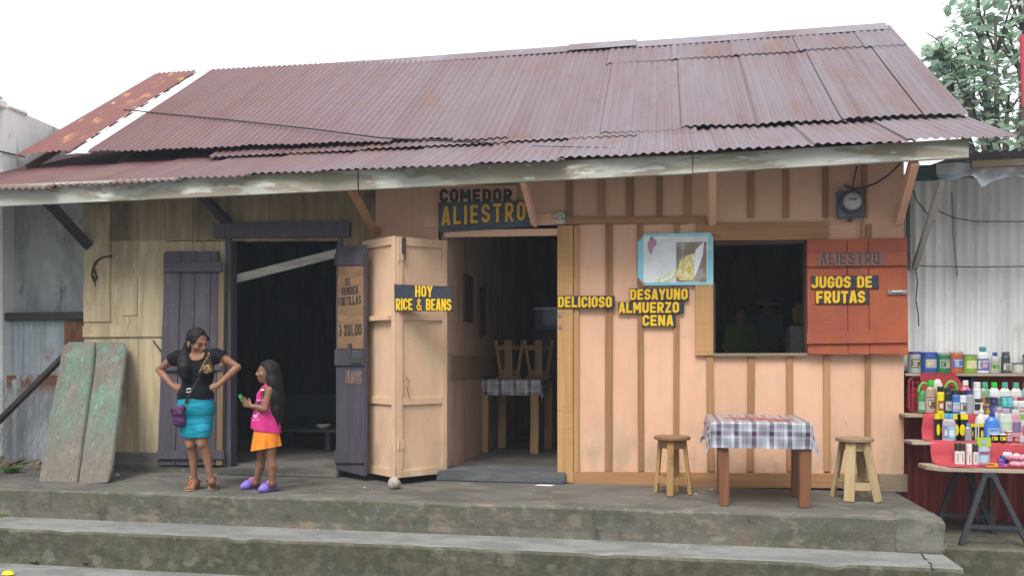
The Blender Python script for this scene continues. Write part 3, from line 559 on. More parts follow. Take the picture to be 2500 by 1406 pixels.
# ------------------------------------------------------------------ roof
def corr(mb, X0, X1, Y0, z0f, Y1, slope, lam=.084, amp=.0095, tilt=.014, rows=7, sag=0., low=None):
    nx = max(8, int((X1-X0)/lam*6)); o = len(mb.v); nl = math.hypot(1, slope); nr = V((0, -slope/nl, 1/nl))
    for j in range(rows+1):
        for i in range(nx+1):
            u = i/nx; x = X0+(X1-X0)*u; ys = Y0+(low(x) if low else 0); y = ys+(Y1-ys)*j/rows
            z = z0f+slope*(y-Y0)
            mb.v.append(V((x, y, z))+nr*(amp*math.cos(2*math.pi*x/lam)+tilt*(1-u)+sag*math.sin(j/rows*3.1+x*1.3)))
    for j in range(rows):
        for i in range(nx): a = o+j*(nx+1)+i; mb.f.append((a, a+1, a+nx+2, a+nx+1))
RX0, RX1 = -7.79, 2.93
EY, EZ = -.84, 3.135
def eave(x): return EZ-.05*max(0, (-x-1)/7.0)
lo = MB(); x = RX0-.1
while x < RX1-.01:
    x2 = min(x+random.uniform(.72, .86), RX1+.04); j = random.uniform(-.03, .03)
    corr(lo, x-.045, x2+.03, EY+j, eave(x)+.45*j, 2.0, .45, rows=8, sag=.006, low=lambda q, k=x: .012*math.sin(q*5+k)); x = x2
roof_low = lo.build('eave_roof', ROOFM, house, smooth=math.radians(60))
def uplow(x): return .33+.05*math.sin(x*1.7)+.02*math.sin(x*6.1)
US = .724
def up0(x): return 3.70+.010+max(0, (-1.5-x)*.018)
hi = MB(); x = XP(330, 1.2); RY, RZ = 3.06, 5.68
xs_ = [x]
while x < RX1: x += random.uniform(.7, .86); xs_.append(x)
xs_[-1] = RX1
for a, b in zip(xs_, xs_[1:]):
    j = random.uniform(-.02, .02); y0 = .285+j; st = random.uniform(1, 2)
    ytop = RY-.02 if a < XP(1360, 2.4) else 2.42+random.uniform(-.05, .05)
    corr(hi, a-.025, b+.025, y0, up0(a)+US*(y0-.33), ytop, US, tilt=.016, rows=10, sag=.006, low=lambda q, k=a: .018*math.sin(q*4.3+k*2)+.008*math.sin(q*17))
    if ytop < RY-.1:
        yb = ytop-.12+random.uniform(-.04, .04); corr(hi, a-.1, b-.05 if b < RX1-.1 else RX1+.02, yb, up0(a)+.014+US*(yb-.33), RY, US, tilt=.012, rows=4)
roof_up = hi.build('main_roof', ROOFM, house, smooth=math.radians(60))
# bent-up sheet edges over the gap, and the short under-sheets seen in the gap
m = MB()
for a, b in ((520, 900), (900, 1250), (1240, 1700)): corr(m, XP(a, .3), XP(b, .3), .17, 3.70+.02+US*(.17-.33), .5, US-.12, tilt=.01, rows=3)
m.build('patch_sheets', ROOFM, house, smooth=math.radians(60))
m = MB(); corr(m, RX0, xs_[0]-.26, .29, 3.735+.07, RY-.03, US, rows=10, tilt=.0, low=lambda q: .03*math.sin(q*5)); m.build('rusty_sheet', RUST, house, smooth=math.radians(60), label='rusty red end sheet with orange patches')
m = MB(); o = 0; nY = 60; a0 = xs_[0]-.30; b0 = xs_[0]+.04
for j in range(nY+1):
    y = .30+(RY-.05-.30)*j/nY; z = 3.70+US*(y-.33)+.085
    m.v += [V((a0+.05*math.sin(j*.9)+.035*math.sin(j*2.3)+.02*random.uniform(-1, 1), y, z+.008)), V(((a0+b0)/2, y, z+.02)), V((b0, y, z+.006))]
for j in range(nY): a = j*3; m.f += [(a, a+1, a+4, a+3), (a+1, a+2, a+5, a+4)]
m.build('bare_strip', GALV, house, label='bare bright galvanised strip with ragged edge')
m = MB()                                       # back slope, closes the roof
m.add([(RX0, RY, RZ-.02), (RX1, RY, RZ-.02), (RX1, 6.3, 3.35), (RX0, 6.3, 3.35)], [(0, 1, 2, 3)]); m.build('rear_roof', ROOFM, house)
rc = MB()
for a, b, dz in ((-7.74, -6.2, .03), (-6.3, -4.35, .02), (-4.4, -1.2, .014), (-1.3, -.35, .03), (-.4, 2.9, .004)):
    mats_ = [(a, RY-.17, RZ-.09+dz), (b, RY-.17, RZ-.09+dz), (b, RY, RZ+.06+dz), (a, RY, RZ+.06+dz), (a, RY+.16, RZ-.06+dz), (b, RY+.16, RZ-.06+dz)]
    rc.add(mats_, [(0, 1, 2, 3), (3, 2, 5, 4)])
rc.build('ridge_cap', RIDGE, house)
for x in (RX0+.02, RX1-.07):                   # barge boards at the gable ends
    m = MB(); m.prism([(x, .36, 3.58), (x, RY, RZ-.16), (x, RY, RZ-.06), (x, .36, 3.68)], (.04, 0, 0)); m.build('barge_board', GREYW, house)
FY = -.75
def fasc(a, b, ya, yb, yc, yd, lab=None):      # pixel outline of one fascia board on its own plane
    m = MB(); n = 30
    for k in range(n):
        u0, u1 = k/n, (k+1)/n; f = lambda u, p, q: W(a+(b-a)*u, p+(q-p)*u, FY)
        m.add([f(u0, ya, yb), f(u1, ya, yb), f(u1, yc, yd), f(u0, yc, yd)], [(0, 1, 2, 3)[::-1]])
    p = [W(a, ya, FY), W(b, yb, FY), W(b, yd, FY), W(a, yc, FY)]
    m2 = MB(); m2.prism(p, (0, .035, 0)); return m2.build('fascia_board', FASC, house, bevel=.004, label=lab)
fasc(-90, 873, 455, 415, 508, 464); fasc(876, 1690, 415, 378, 464, 424); fasc(1692, 2366, 378, 338, 423, 385)
def strut(a, b, Ya, mt, wpx):
    m = MB(); m.beam(W(*a, -.02), W(*b, Ya), wpx, .07, up=(0, -1, .6)); m.build('eave_strut', mt, house, bevel=.003)
DK = plain((.035, .03, .033), .8)
strut((216, 600), (112, 488), -.72, DK, .11); strut((556, 542), (485, 470), -.6, DK, .1)
strut((918, 570), (852, 455), -.7, BATT, .085); strut((1306, 548), (1276, 430), -.7, PEACH, .06); strut((1738, 546), (1738, 410), -.7, PEACH, .05); strut((2193, 540), (2232, 395), -.7, PEACH, .085)
m = MB(); m.box(RX0+.1, RX1-.1, -.02, .05, 3.25, 3.34); m.build('wall_plate', GREYW, house)
# ================================================================== SIGNS
def sign(label, quad, lines, Y, bmat, lmat, group=None, t=.018, sw=.185, edge=None, depth=.005, gap=.12):
    """quad: pixel corners tl tr br bl; lines: (text, x0, x1, ytop, ybottom)"""
    c = W(sum(p[0] for p in quad)/4, max(p[1] for p in quad), Y); s = thing('sign', label, 'sign', c, group)
    m = MB(); m.prism([W(*p, Y) for p in quad], (0, t, 0)); b = m.build('board', bmat, s, bevel=.002)
    for (tx, x0, x1, ya, yb) in lines:
        O = W(x0, yb, Y); E = W(x1, yb+(quad[2][1]-quad[3][1])*(x1-x0)/(quad[2][0]-quad[3][0]), Y)
        if edge:
            m = MB(); text(m, tx, O+V((-.0045, -.001, -.0045)), E-O, (0, -1, 0), E.x-O.x, O.z*0+W(x0, ya, Y).z-O.z, sw=sw, gap=gap, depth=depth*.5); m.build('lettering', edge, s)
        m = MB(); text(m, tx, O+V((0, -.001, 0)), E-O, (0, -1, 0), E.x-O.x, W(x0, ya, Y).z-O.z, sw=sw, gap=gap, depth=depth); m.build('lettering', lmat, s)
    return s
sign('bare brown board painted COMEDOR in dark letters above the yellow ALIESTRO sign', [(1068, 452), (1262, 452), (1262, 496), (1070, 496)], [('COMEDOR', 1074, 1250, 463, 493)], -.05, mat('brown_board', (.62, .36, .22), [dict(c=(.5, .28, .17), s=(3, 3, 14), lo=.4, hi=.64)], rough=.8), DARKLET, sw=.25, gap=.16, depth=.004)
sign('navy board with big yellow ALIESTRO letters over the open doorway', [(1070, 494), (1286, 490), (1302, 553), (1071, 567)], [('ALIESTRO', 1079, 1283, 505, 551)], -.06, mat('slate_blue', (.05, .068, .095), [dict(c=(.075, .09, .11), s=(6, 6, 6), lo=.45, hi=.65)], rough=.6), mat('letter_amber', (.72, .40, .03), [dict(c=(.6, .3, .03), s=(16, 16, 16), lo=.5, hi=.68)], rough=.5), sw=.165, gap=.24)
YH = -.47
sign('black board with yellow HOY RICE & BEANS letters on the peach folding door', [(962, 694), (1103, 699), (1106, 760), (963, 758)], [('HOY', 1014, 1056, 697, 725), ('RICE & BEANS', 967, 1102, 728, 757)], YH-.05, NAVY, YELL, sw=.175, gap=.11)
sign('yellow DELICIOSO sign on the timber door post', [(1361, 722), (1501, 722), (1501, 752), (1361, 752)], [('DELICIOSO', 1363, 1494, 724, 750)], -.06, NAVY, YELL, group='yellow menu signs', edge=YELD)
sign('yellow DESAYUNO sign, topmost of the three menu boards', [(1537, 704), (1682, 704), (1682, 734), (1537, 735)], [('DESAYUNO', 1539, 1679, 706, 732)], -.04, NAVY, YELL, group='yellow menu signs', edge=YELD)
sign('yellow ALMUERZO sign between DESAYUNO and CENA', [(1509, 737), (1670, 736), (1670, 765), (1509, 766)], [('ALMUERZO', 1511, 1658, 738, 764)], -.04, NAVY, YELL, group='yellow menu signs', edge=YELD)
sign('yellow CENA sign, lowest of the three menu boards', [(1567, 768), (1650, 767), (1650, 797), (1567, 797)], [('CENA', 1569, 1644, 769, 795)], -.04, NAVY, YELL, group='yellow menu signs', edge=YELD)
YO = -.108
sign('faded navy ALIESTRO lettering with ochre edges on the orange shutter', [(1996, 618), (2164, 616), (2164, 648), (1996, 650)], [('ALIESTRO', 2002, 2147, 617, 648)], YO-.0, mat('faded_mauve', (.22, .09, .085), rough=.7), mat('faded_navy', (.06, .055, .09), [dict(c=(.13, .08, .09), s=(20, 20, 20), lo=.5, hi=.7)], rough=.7), edge=YELD, sw=.165, gap=.14)
sign('navy board with yellow JUGOS DE letters on the orange shutter', [(1980, 674), (2145, 672), (2146, 704), (1980, 705)], [('JUGOS DE', 1981, 2129, 675, 703)], YO+.012, NAVY, YELL, edge=YELD)
sign('navy board with yellow FRUTAS letters under JUGOS DE', [(1991, 711), (2121, 709), (2122, 741), (1991, 742)], [('FRUTAS', 1993, 2112, 711, 740)], YO+.012, NAVY, YELL, edge=YELD)
# laminated poster in a plastic sleeve
def polyshape(mb, pts, Y, t=.0012): mb.prism([W(*p, Y) for p in pts], (0, t, 0)); return mb
po = thing('poster', 'light blue laminated poster of food on the wall beside the window hole', 'poster', W(1650, 697, -.04))
YP = -.043
CY_ = mat('poster_blue', (.22, .56, .70), [dict(c=(.4, .68, .76), s=(4, 4, 7), lo=.5, hi=.68)], rough=.3, coat=.6); WHP = mat('poster_white', (.74, .77, .78), [dict(c=(.6, .65, .68), s=(3, 3, 5), lo=.4, hi=.65)], rough=.28, coat=.6)
polyshape(MB(), [(1573, 571), (1732, 568), (1741, 577), (1741, 695), (1570, 697), (1557, 683), (1557, 585)], YP, .006).build('sheet', CY_, po)
polyshape(MB(), [(1571, 577), (1728, 576), (1726, 689), (1571, 690)], YP-.0016).build('photo_page', WHP, po)
polyshape(MB(), [(1651, 592), (1725, 590), (1725, 688), (1651, 688)], YP-.0032).build('photo_panel', mat('poster_brown', (.21, .17, .13), [dict(c=(.36, .33, .3), s=(9, 9, 5), lo=.45, hi=.6)], rough=.3, coat=.5), po)
polyshape(MB(), [(1654, 655), (1662, 636), (1676, 624), (1700, 616), (1716, 604), (1708, 640), (1698, 672), (1690, 684), (1660, 684), (1652, 672)], YP-.0048).build('food_picture', mat('poster_food', (.72, .66, .36), [dict(c=(.62, .5, .08), s=(16, 16, 16), lo=.45, hi=.56), dict(c=(.82, .82, .76), s=(22, 22, 18), lo=.54, hi=.62)], rough=.3, coat=.5), po)
polyshape(MB(), [(1698, 610), (1719, 590), (1716, 622), (1700, 668), (1694, 676)], YP-.0062).build('glare_streak', mat('poster_glare', (.8, .84, .87), rough=.2, coat=.8), po)  # white glare on the plastic, painted as a thin pale sheet
polyshape(MB(), [(1598, 690), (1612, 676), (1640, 662), (1652, 656), (1652, 678), (1630, 688)], YP-.0048).build('food_picture', mat('poster_green', (.55, .62, .33), [dict(c=(.78, .8, .7), s=(20, 20, 14), lo=.48, hi=.58)], rough=.3, coat=.5), po)
ch = MB(); polyshape(ch, [(1582, 592), (1588, 583), (1597, 583), (1603, 588), (1602, 600), (1595, 604), (1592, 616), (1589, 622), (1584, 612), (1581, 602)], YP-.0048); ch.build('chilli_picture', mat('poster_mauve', (.45, .2, .3), rough=.35, coat=.5), po)
polyshape(MB(), [(1585, 584), (1589, 579), (1595, 578), (1594, 584)], YP-.0064).build('chilli_stalk', plain((.15, .2, .12)), po)
m = MB(); o = W(1664, 606, YP-.0048)
for k in range(9):
    a = math.pi*(1+k/8); m.tube([W(1664, 594, YP-.0048), W(1664+11*math.cos(a), 597-14*math.sin(a)*-1 if 0 else 597+13*abs(math.sin(a)), YP-.0048)], .0018, 5)
m.build('whisk_picture', plain((.6, .58, .52), .4), po)
polyshape(MB(), [(1556, 680), (1560, 679), (1577, 697), (1570, 701)], YP-.004).build('tape', RAILW, po); polyshape(MB(), [(1556, 585), (1567, 571), (1572, 573), (1560, 590)], YP-.004).build('tape', RAILW, po)
# ================================================================== METER, LAMP HOLDER, HOOKS, CABLES
em = thing('electricity_meter', 'grey blue electricity meter box with a round glass dial above the orange shutter', 'meter', W(2076, 531, -.05))
m = MB(); p = [(2044, 466), (2107, 464), (2107, 529), (2046, 531)]; m.prism([W(*q, -.10) for q in p], (0, .08, 0)); m.build('box', mat('meter_grey', (.12, .15, .175), [dict(c=(.08, .1, .12), s=(8, 8, 8), lo=.42, hi=.62)], rough=.55), em, bevel=.008)
c = W(2078, 494, -.10)
def ring(mb, c, prof, n=24):                  # turned shape facing the street: (radius, forward)
    o = len(mb.v)
    for r, f in prof: mb.v += [V(c)+V((r*math.cos(2*math.pi*k/n), -f, r*math.sin(2*math.pi*k/n))) for k in range(n)]
    for i in range(len(prof)-1):
        for k in range(n): a = o+i*n+k; b = o+i*n+(k+1) % n; mb.f.append((a, b, b+n, a+n))
    mb.f.append(tuple(o+(len(prof)-1)*n+k for k in range(n))); return mb
ring(MB(), c, [(.112, 0), (.112, .03), (.098, .045), (.085, .045), (.08, .04)]).build('bezel', plain((.06, .07, .08), .45), em, smooth=.6)
ring(MB(), c, [(.083, .03), (.083, .055), (.07, .07), (.03, .08)]).build('dial', mat('dial_face', (.42, .42, .40), [dict(c=(.3, .3, .29), s=(30, 30, 60), lo=.5, hi=.6)], rough=.12, spec=.6), em, smooth=.6)
m = MB(); m.box(c.x-.03, c.x+.03, c.y-.084, c.y-.078, c.z+.005, c.z+.022); m.build('register', plain((.1, .1, .1)), em)
m = MB(); q = W(2078, 535, -.09); m.disc(q+V((0, .03, 0)), (0, 1, 0), .02, .03, 10); m.build('conduit_stub', plain((.05, .055, .06)), em)
def cable(name, label, pts, r=.008, mt=None, cat='cable', sag=0):
    m = MB(); P = [V(p) for p in pts]; Q = []
    for a, b in zip(P, P[1:]):
        for k in range(8): u = k/8; Q.append(a.lerp(b, u)-V((0, 0, sag*math.sin(math.pi*u))))
    Q.append(P[-1]); m.tube(Q, r, 6); return tag(m.build(name, mt or WIREM, smooth=True), label, cat)
cable('power_cable', 'dark cable curving from the meter box up to the roof corner', [W(2062, 452, -.06), W(2082, 462, -.08), W(2110, 458, -.1), W(2140, 447, -.12), W(2170, 427, -.2), W(2200, 398, -.4)], .009)
cable('power_cable', 'thin dark cable rising from the meter to the eave', [W(2078, 470, -.05), W(2084, 445, -.05), W(2092, 405, -.05)], .007)
cable('power_cable', 'grey conduit running down beside the meter to the shutter', [W(2113, 460, -.03), W(2114, 520, -.03), W(2104, 545, -.03), W(2103, 585, -.03)], .009, plain((.3, .22, .16)))
lh = thing('lamp_holder', 'round white porcelain lamp holder on the lintel above the door post', 'lamp holder', W(1367, 533, -.03))
ring(MB(), W(1367, 533, -.02), [(.066, 0), (.064, .03), (.05, .05), (.034, .056)]).build('base', plain((.62, .6, .54), .3), lh, smooth=.6)
ring(MB(), W(1367, 533, -.07), [(.034, -.01), (.034, .02), (.024, .025), (.02, .005)]).build('socket', plain((.42, .4, .36), .3), lh, smooth=.6)
m = MB(); m.tube([W(1353, 534, -.075), W(1362, 536, -.09)], .006, 6); m.tube([W(1372, 536, -.09), W(1381, 534, -.075)], .006, 6); m.build('contacts', plain((.1, .1, .09)), lh)
m = MB(); P = [(272, 625), (250, 628), (232, 640), (226, 658), (224, 672), (230, 688), (236, 680), (232, 664), (228, 652), (238, 636)]
m.tube([W(x, y, -.03) for x, y in P], .011, 6); m.tube([W(231, 676, -.03), W(232, 700, -.03)], .006, 5); tag(m.build('wire_hook', plain((.06, .04, .03), .8), smooth=True), 'bent rusty wire hook hanging on the yellowish wall', 'hook')
m = MB(); m.tube([W(374, 832, -.02), W(392, 855, -.05), W(402, 868, -.04)], .009, 6); m.tube([W(398, 872, -.05), W(414, 862, -.06)], .014, 6); tag(m.build('door_hook', plain((.045, .04, .04), .7), smooth=True), 'dark iron hook and stay between the yellowish wall and purple door', 'hook')
cable('roof_cable', 'long dark cable lying slack across the main red roof', [RP(302, 268, .15), RP(430, 281, .12), RP(560, 293, .12), RP(760, 315, .12), RP(930, 337, .12), RP(1100, 345, .12), W(1180, 348, .2), W(1232, 355, .1)], .009)
cable('roof_cable', 'thin wire strung above the lower roof edge', [W(1300, 357, -.3), W(1500, 361, -.4), W(1700, 366, -.5), W(1900, 368, -.6), W(2040, 372, -.6)], .004)
cable('roof_cable', 'short curled wire end hanging onto the lower roof', [W(1230, 352, 0), W(1241, 362, -.1), W(1245, 378, -.25), W(1254, 388, -.32), W(1270, 386, -.3)], .008)
# ================================================================== TABLES, STOOLS, CLOTHS
def plaid(c_navy, c_white, c_fine, c_maroon, per=.145):
    def f(t, cur):
        N = t.nodes; Lk = t.links.new
        uv = N.new('ShaderNodeUVMap'); uv.uv_map = 'UVMap'; sx = N.new('ShaderNodeSeparateXYZ'); Lk(uv.outputs[0], sx.inputs[0])
        def M_(op, a, b=None, c=None):
            n = N.new('ShaderNodeMath'); n.operation = op
            for i, v in enumerate((a, b, c)):
                if v is None: continue
                if isinstance(v, (int, float)): n.inputs[i].default_value = v
                else: Lk(v, n.inputs[i])
            return n.outputs[0]
        def mixc(f_, a, b):
            n = N.new('ShaderNodeMixRGB'); Lk(f_, n.inputs[0])
            for i, v in ((1, a), (2, b)):
                if isinstance(v, tuple): n.inputs[i].default_value = (*v, 1)
                else: Lk(v, n.inputs[i])
            return n.outputs[0]
        U = M_('FRACT', M_('MULTIPLY', sx.outputs[0], 1/per)); Vv = M_('FRACT', M_('MULTIPLY', sx.outputs[1], 1/per))
        def band(x, a, b): return M_('MULTIPLY', M_('GREATER_THAN', x, a), M_('LESS_THAN', x, b))
        def stripes(x, y):
            fine = M_('LESS_THAN', M_('FRACT', M_('MULTIPLY', x, 13)), .45)
            c = mixc(fine, c_white, c_fine); c = mixc(band(x, .0, .17), c, c_white); c = mixc(band(x, .42, .6), c, c_white)
            c = mixc(band(x, .17, .42), c, c_navy); return mixc(band(x, .25, .34), c, c_maroon)
        n = N.new('ShaderNodeMixRGB'); n.inputs[0].default_value = .36; Lk(stripes(U, Vv), n.inputs[1]); Lk(stripes(Vv, U), n.inputs[2]); return n.outputs[0]
    return f
PLAID = mat('plaid_cloth', (.5, .5, .5), rough=.32, spec=.4, coat=.35, uvplaid=plaid((.022, .024, .085), (.38, .41, .47), (.09, .06, .055), (.12, .012, .04)))
PLAIDIN = mat('plaid_cloth_inside', (.5, .5, .5), rough=.32, spec=.4, coat=.35, uvplaid=plaid((.09, .085, .13), (.6, .6, .66), (.2, .17, .17), (.12, .06, .09), .19))
def tcloth(x0, x1, y0, y1, zf, zb, drop, label, mt, seed=0, cat='tablecloth', flare=.09, lift=0):
    rnd = random.Random(seed); n = 74; mb = MB(); mb.uv = []
    us = [x0-drop+(x1-x0+2*drop)*i/n for i in range(n+1)]; vs = [y0-drop+(y1-y0+2*drop)*j/n for j in range(n+1)]
    ph = [rnd.uniform(0, 6) for _ in range(6)]
    for v in vs:
        for u in us:
            cx, cy = min(max(u, x0), x1), min(max(v, y0), y1); ex, ey = u-cx, v-cy; e = math.hypot(ex, ey)
            z = zf+(zb-zf)*(cy-y0)/(y1-y0)+.004
            if e > 0:
                a = math.atan2(ey, ex); fl = flare*(.25+.75*(abs(math.sin(2*a))))*min(1, e/.12)*.5
                wv = .010*math.sin((u-v)*16+ph[0])+.008*math.sin((u+v)*27+ph[1])
                k = min(1, e/.08); fx, fy = ex/e*(.006+fl*e/.25)+wv*k*(abs(ey)/e if False else 1)*math.cos(a), ey/e*(.006+fl*.45*e/.25)+wv*k*math.sin(a)
                mb.v.append(V((cx+fx, cy+fy, z-e*(.985-.1*abs(math.sin(2*a))))))
            else: mb.v.append(V((cx, cy, z+.0015*math.sin(u*31+ph[2])*math.sin(v*27))))
            mb.uv.append((u, v))
    for j in range(n):
        for i in range(n): a = j*(n+1)+i; mb.f.append((a, a+1, a+n+2, a+n+1))
    o = mb.build('tablecloth', mt, smooth=True); tag(o, label, cat); return o
TLEG = wood('table_leg_wood', (.225, .098, .052), (.14, .058, .03), 'Z', rough=.45)
INLEG = wood('inside_leg_wood', (.50, .30, .13), (.36, .2, .08), 'Z')
tx0, tx1, ty0, ty1 = XP(1737, -1.14), XP(1979, -1.14), -1.16, -.42
tb = thing('table', 'brown wooden table under the plaid cloth on the porch', 'table', ((tx0+tx1)/2, -.8, 0))
def leg_(a, b, w, d, parent, mt, tap=.8):
    m = MB(); a, b = V(a), V(b)
    m.prism([a+V((-w/2*tap, -d/2, 0)), a+V((w/2*tap, -d/2, 0)), a+V((w/2*tap, d/2, 0)), a+V((-w/2*tap, d/2, 0))], (0, 0, .001))
    m = MB(); n = 6; o = 0
    for k in range(n+1):
        u = k/n; p = a.lerp(b, u); s = tap+(1-tap)*u; bow = .008*math.sin(u*3.1)
        m.v += [p+V((-w/2*s+bow, -d/2*s, 0)), p+V((w/2*s+bow, -d/2*s, 0)), p+V((w/2*s+bow, d/2*s, 0)), p+V((-w/2*s+bow, d/2*s, 0))]
    for k in range(n):
        for i in range(4): A_ = k*4+i; B_2 = k*4+(i+1) % 4; m.f.append((A_, B_2, B_2+4, A_+4))
    m.f += [(3, 2, 1, 0), tuple(n*4+i for i in range(4))]
    return m.build('leg', mt, parent, bevel=.006)
lx0, lx1 = XP(1768, -1.1), XP(1963, -1.1)
leg_((lx0, -1.10, 0), (lx0-.025, -1.11, .69), .098, .075, tb, TLEG); leg_((lx1, -1.09, 0), (lx1, -1.11, .69), .105, .075, tb, TLEG)
leg_((XP(1752, -.5)+.03, -.46, 0), (XP(1752, -.5)+.03, -.46, .70), .09, .07, tb, TLEG); leg_((XP(1944, -.5), -.46, 0), (XP(1944, -.5), -.46, .70), .1, .07, tb, TLEG)
m = MB(); m.box(tx0, tx1, ty0, ty1, .70, .722); m.build('tabletop', TLEG, tb)
for y in (-1.07, -.5): m = MB(); m.box(lx0+.05, lx1-.05, y-.012, y+.012, .61, .698); m.build('apron', TLEG, tb, bevel=.003)
tcloth(tx0-.004, tx1+.004, ty0-.004, ty1, .724, .745, .225, 'shiny blue white and maroon plaid cloth over the porch table', PLAID, 3)
m = MB(); zt = .755
for k, (u, v, s) in enumerate(((.42, .5, .13), (.55, .42, .12), (.3, .46, .09), (.72, .3, .1))):
    cx, cy = tx0+(tx1-tx0)*u, ty0+(ty1-ty0)*v; m.v += []
    m.lathe([(s, 0), (s*.96, .004), (s*.3, .005)], (cx, cy, .727+.018*v+.0015+k*.0002), 14, 1.3, .8)
tag(m.build('cloth_reflection', mat('painted_reflection', (.33, .1, .06), [dict(c=(.24, .05, .045), s=(14, 14, 14), lo=.45, hi=.6)], rough=.35)), 'orange red reflections painted as flat discs on the plaid tablecloth', 'reflection')  # reflections in the shiny cloth, painted as flat coloured discs
def make_stool(name, label, cx, cy, h, r, legs, seatm, legm, z0=0., st=(.1, .17), inv=False, group='wooden stools'):
    s = thing(name, label, 'stool', (cx, cy, z0), group)
    def zz(z): return z0+(h-z if inv else z)
    m = MB(); pr = [(r*.93, h-.034), (r, h-.028), (r, h-.006), (r*.97, h)]
    if inv: pr = [(a, h-b) for a, b in pr][::-1]
    m.lathe(pr, (cx, cy, z0), 30); m.build('seat', seatm, s, smooth=.5)
    T, Bm = [], []
    for (dx, dy, w) in legs:
        k = math.hypot(dx, dy); tx, ty = dx/k*r*.68, dy/k*r*.68
        m = MB(); up = (-dy/k, dx/k, 0) if abs(dx) < abs(dy)*.6 and False else (dx/k, dy/k, 0)
        m.beam((cx+dx, cy+dy, zz(.004)), (cx+tx, cy+ty, zz(h-.036)), w, .036, up=up); m.build('leg', legm, s, bevel=.003); T.append((cx+tx, cy+ty)); Bm.append((cx+dx, cy+dy))
    for a in range(len(legs)):
        b = (a+1) % len(legs)
        def at(i, z): u = z/(h-.036); return V((Bm[i][0]+(T[i][0]-Bm[i][0])*u, Bm[i][1]+(T[i][1]-Bm[i][1])*u, zz(z)))
        zc = (st[0]+st[1])/2
        m = MB(); m.beam(at(a, zc).lerp(at(b, zc), .08), at(a, zc).lerp(at(b, zc), .92), .02, st[1]-st[0]); m.build('stretcher', legm, s, bevel=.002)
        m = MB(); m.beam(at(a, h-.08).lerp(at(b, h-.08), .1), at(a, h-.08).lerp(at(b, h-.08), .9), .02, .07); m.build('seat_rail', legm, s, bevel=.002)
    return s
STL = wood('stool_leg', (.40, .24, .1), (.27, .15, .06), 'Z'); STP = wood('stool_leg_pale', (.44, .33, .185), (.31, .22, .115), 'Z'); SEAT = wood('stool_seat', (.25, .14, .075), (.16, .085, .045), 'X', rough=.45)
SEAT2 = wood('stool_seat_worn', (.27, .19, .12), (.18, .12, .075), 'X')
c1 = V((XP(1641, -.55), -.55, 0)); make_stool('wooden_stool', 'round brown stool with slim legs left of the plaid table', c1.x, c1.y, .548, .168, ((-.15, .05, .045), (-.02, -.155, .06), (.165, -.04, .035), (.04, .16, .06)), SEAT, STL)
c2 = V((XP(2086, -.55), -.55, 0)); make_stool('wooden_stool', 'round worn stool with broad pale legs right of the plaid table', c2.x, c2.y, .56, .162, ((-.08, -.16, .085), (.165, -.15, .085), (.12, .16, .085), (-.16, .12, .06)), SEAT2, STP)
# inside the open doorway: table, cloth and two upturned stools
ZF = .10; yt0, yt1 = 1.75, 2.45
ix0, ix1 = XP(1163, yt0), XP(1324, yt0); zt_ = ZP(1243, 925, yt0)
ti = thing('table', 'bare wood table inside the doorway with cloth top', 'table', ((ix0+ix1)/2, 2.1, ZF))
for x, y in ((XP(1180, yt0), yt0+.06), (XP(1303, yt0), yt0+.06), (XP(1228, yt1), yt1-.06), (XP(1340, yt1), yt1-.06)): leg_((x, y, ZF), (x, y, zt_-.03), .105, .08, ti, INLEG, 1.)
m = MB(); m.box(ix0+.03, ix1-.03, yt0+.02, yt1, zt_-.035, zt_-.006); m.build('tabletop', INLEG, ti)
tcloth(ix0+.03, ix1-.03, yt0+.015, yt1, zt_-.005, zt_-.005, .21, 'grey and white plaid cloth on the table inside the doorway', PLAIDIN, 5, flare=.06)
make_stool('wooden_stool', 'upturned wooden stool on the inside table, left one', XP(1246, 2.1), 2.0, .5, .165, ((-.16, -.1, .06), (.02, -.15, .1), (.17, .06, .06), (-.05, .16, .06)), STL, STL, zt_+.002, (.07, .13), True)
make_stool('wooden_stool', 'upturned wooden stool on the inside table, nearest the door post', XP(1316, 2.1), 2.05, .5, .165, ((-.17, -.1, .04), (.03, -.15, .08), (.17, .08, .04), (-.05, .16, .06)), STL, STL, zt_+.002, (.07, .13), True)
# things on the inner peach wall and at the back of the room
for (px, py, w_, h_, Yc, lab, rt) in ((1133, 730, .42, .55, .95, 'dark picture board hung on the inner wall near the doorway', .0), (1182, 770, .34, .62, 1.7, 'dark narrow board leaning on the inner wall deeper inside', .1)):
    z = ZP(px, py, Yc); t = thing('wall_board', lab, 'board', (XPART, Yc, z-h_/2), 'boards on the inner wall')
    m = MB(); m.prism([(XPART+.004, Yc-w_/2, z-h_/2), (XPART+.004, Yc+w_/2, z-h_/2+rt), (XPART+.004, Yc+w_/2, z+h_/2+rt), (XPART+.004, Yc-w_/2, z+h_/2)], (.018, 0, 0)); m.build('frame', plain((.13, .085, .055), .6), t)
    m = MB(); m.prism([(XPART+.022, Yc-w_/2+.03, z-h_/2+.03), (XPART+.022, Yc+w_/2-.03, z-h_/2+.03+rt), (XPART+.022, Yc+w_/2-.03, z+h_/2-.03+rt), (XPART+.022, Yc-w_/2+.03, z+h_/2-.03)], (.003, 0, 0)); m.build('panel', plain((.09, .065, .055), .35), t)
q = W(1338, 775, 3.4); t = thing('display_case', 'small glass fronted case glinting in the dark room behind the door post', 'display case', (q.x, 3.5, ZF))
m = MB(); m.box(q.x-.22, q.x+.22, 3.4, 3.8, ZF, q.z-.18); m.build('cabinet', plain((.08, .07, .065), .5), t, bevel=.005)
m = MB(); m.box(q.x-.2, q.x+.2, 3.42, 3.78, q.z-.18, q.z+.12); m.build('glass_box', plain((.13, .19, .23), .08, spec=.7), t, bevel=.008)
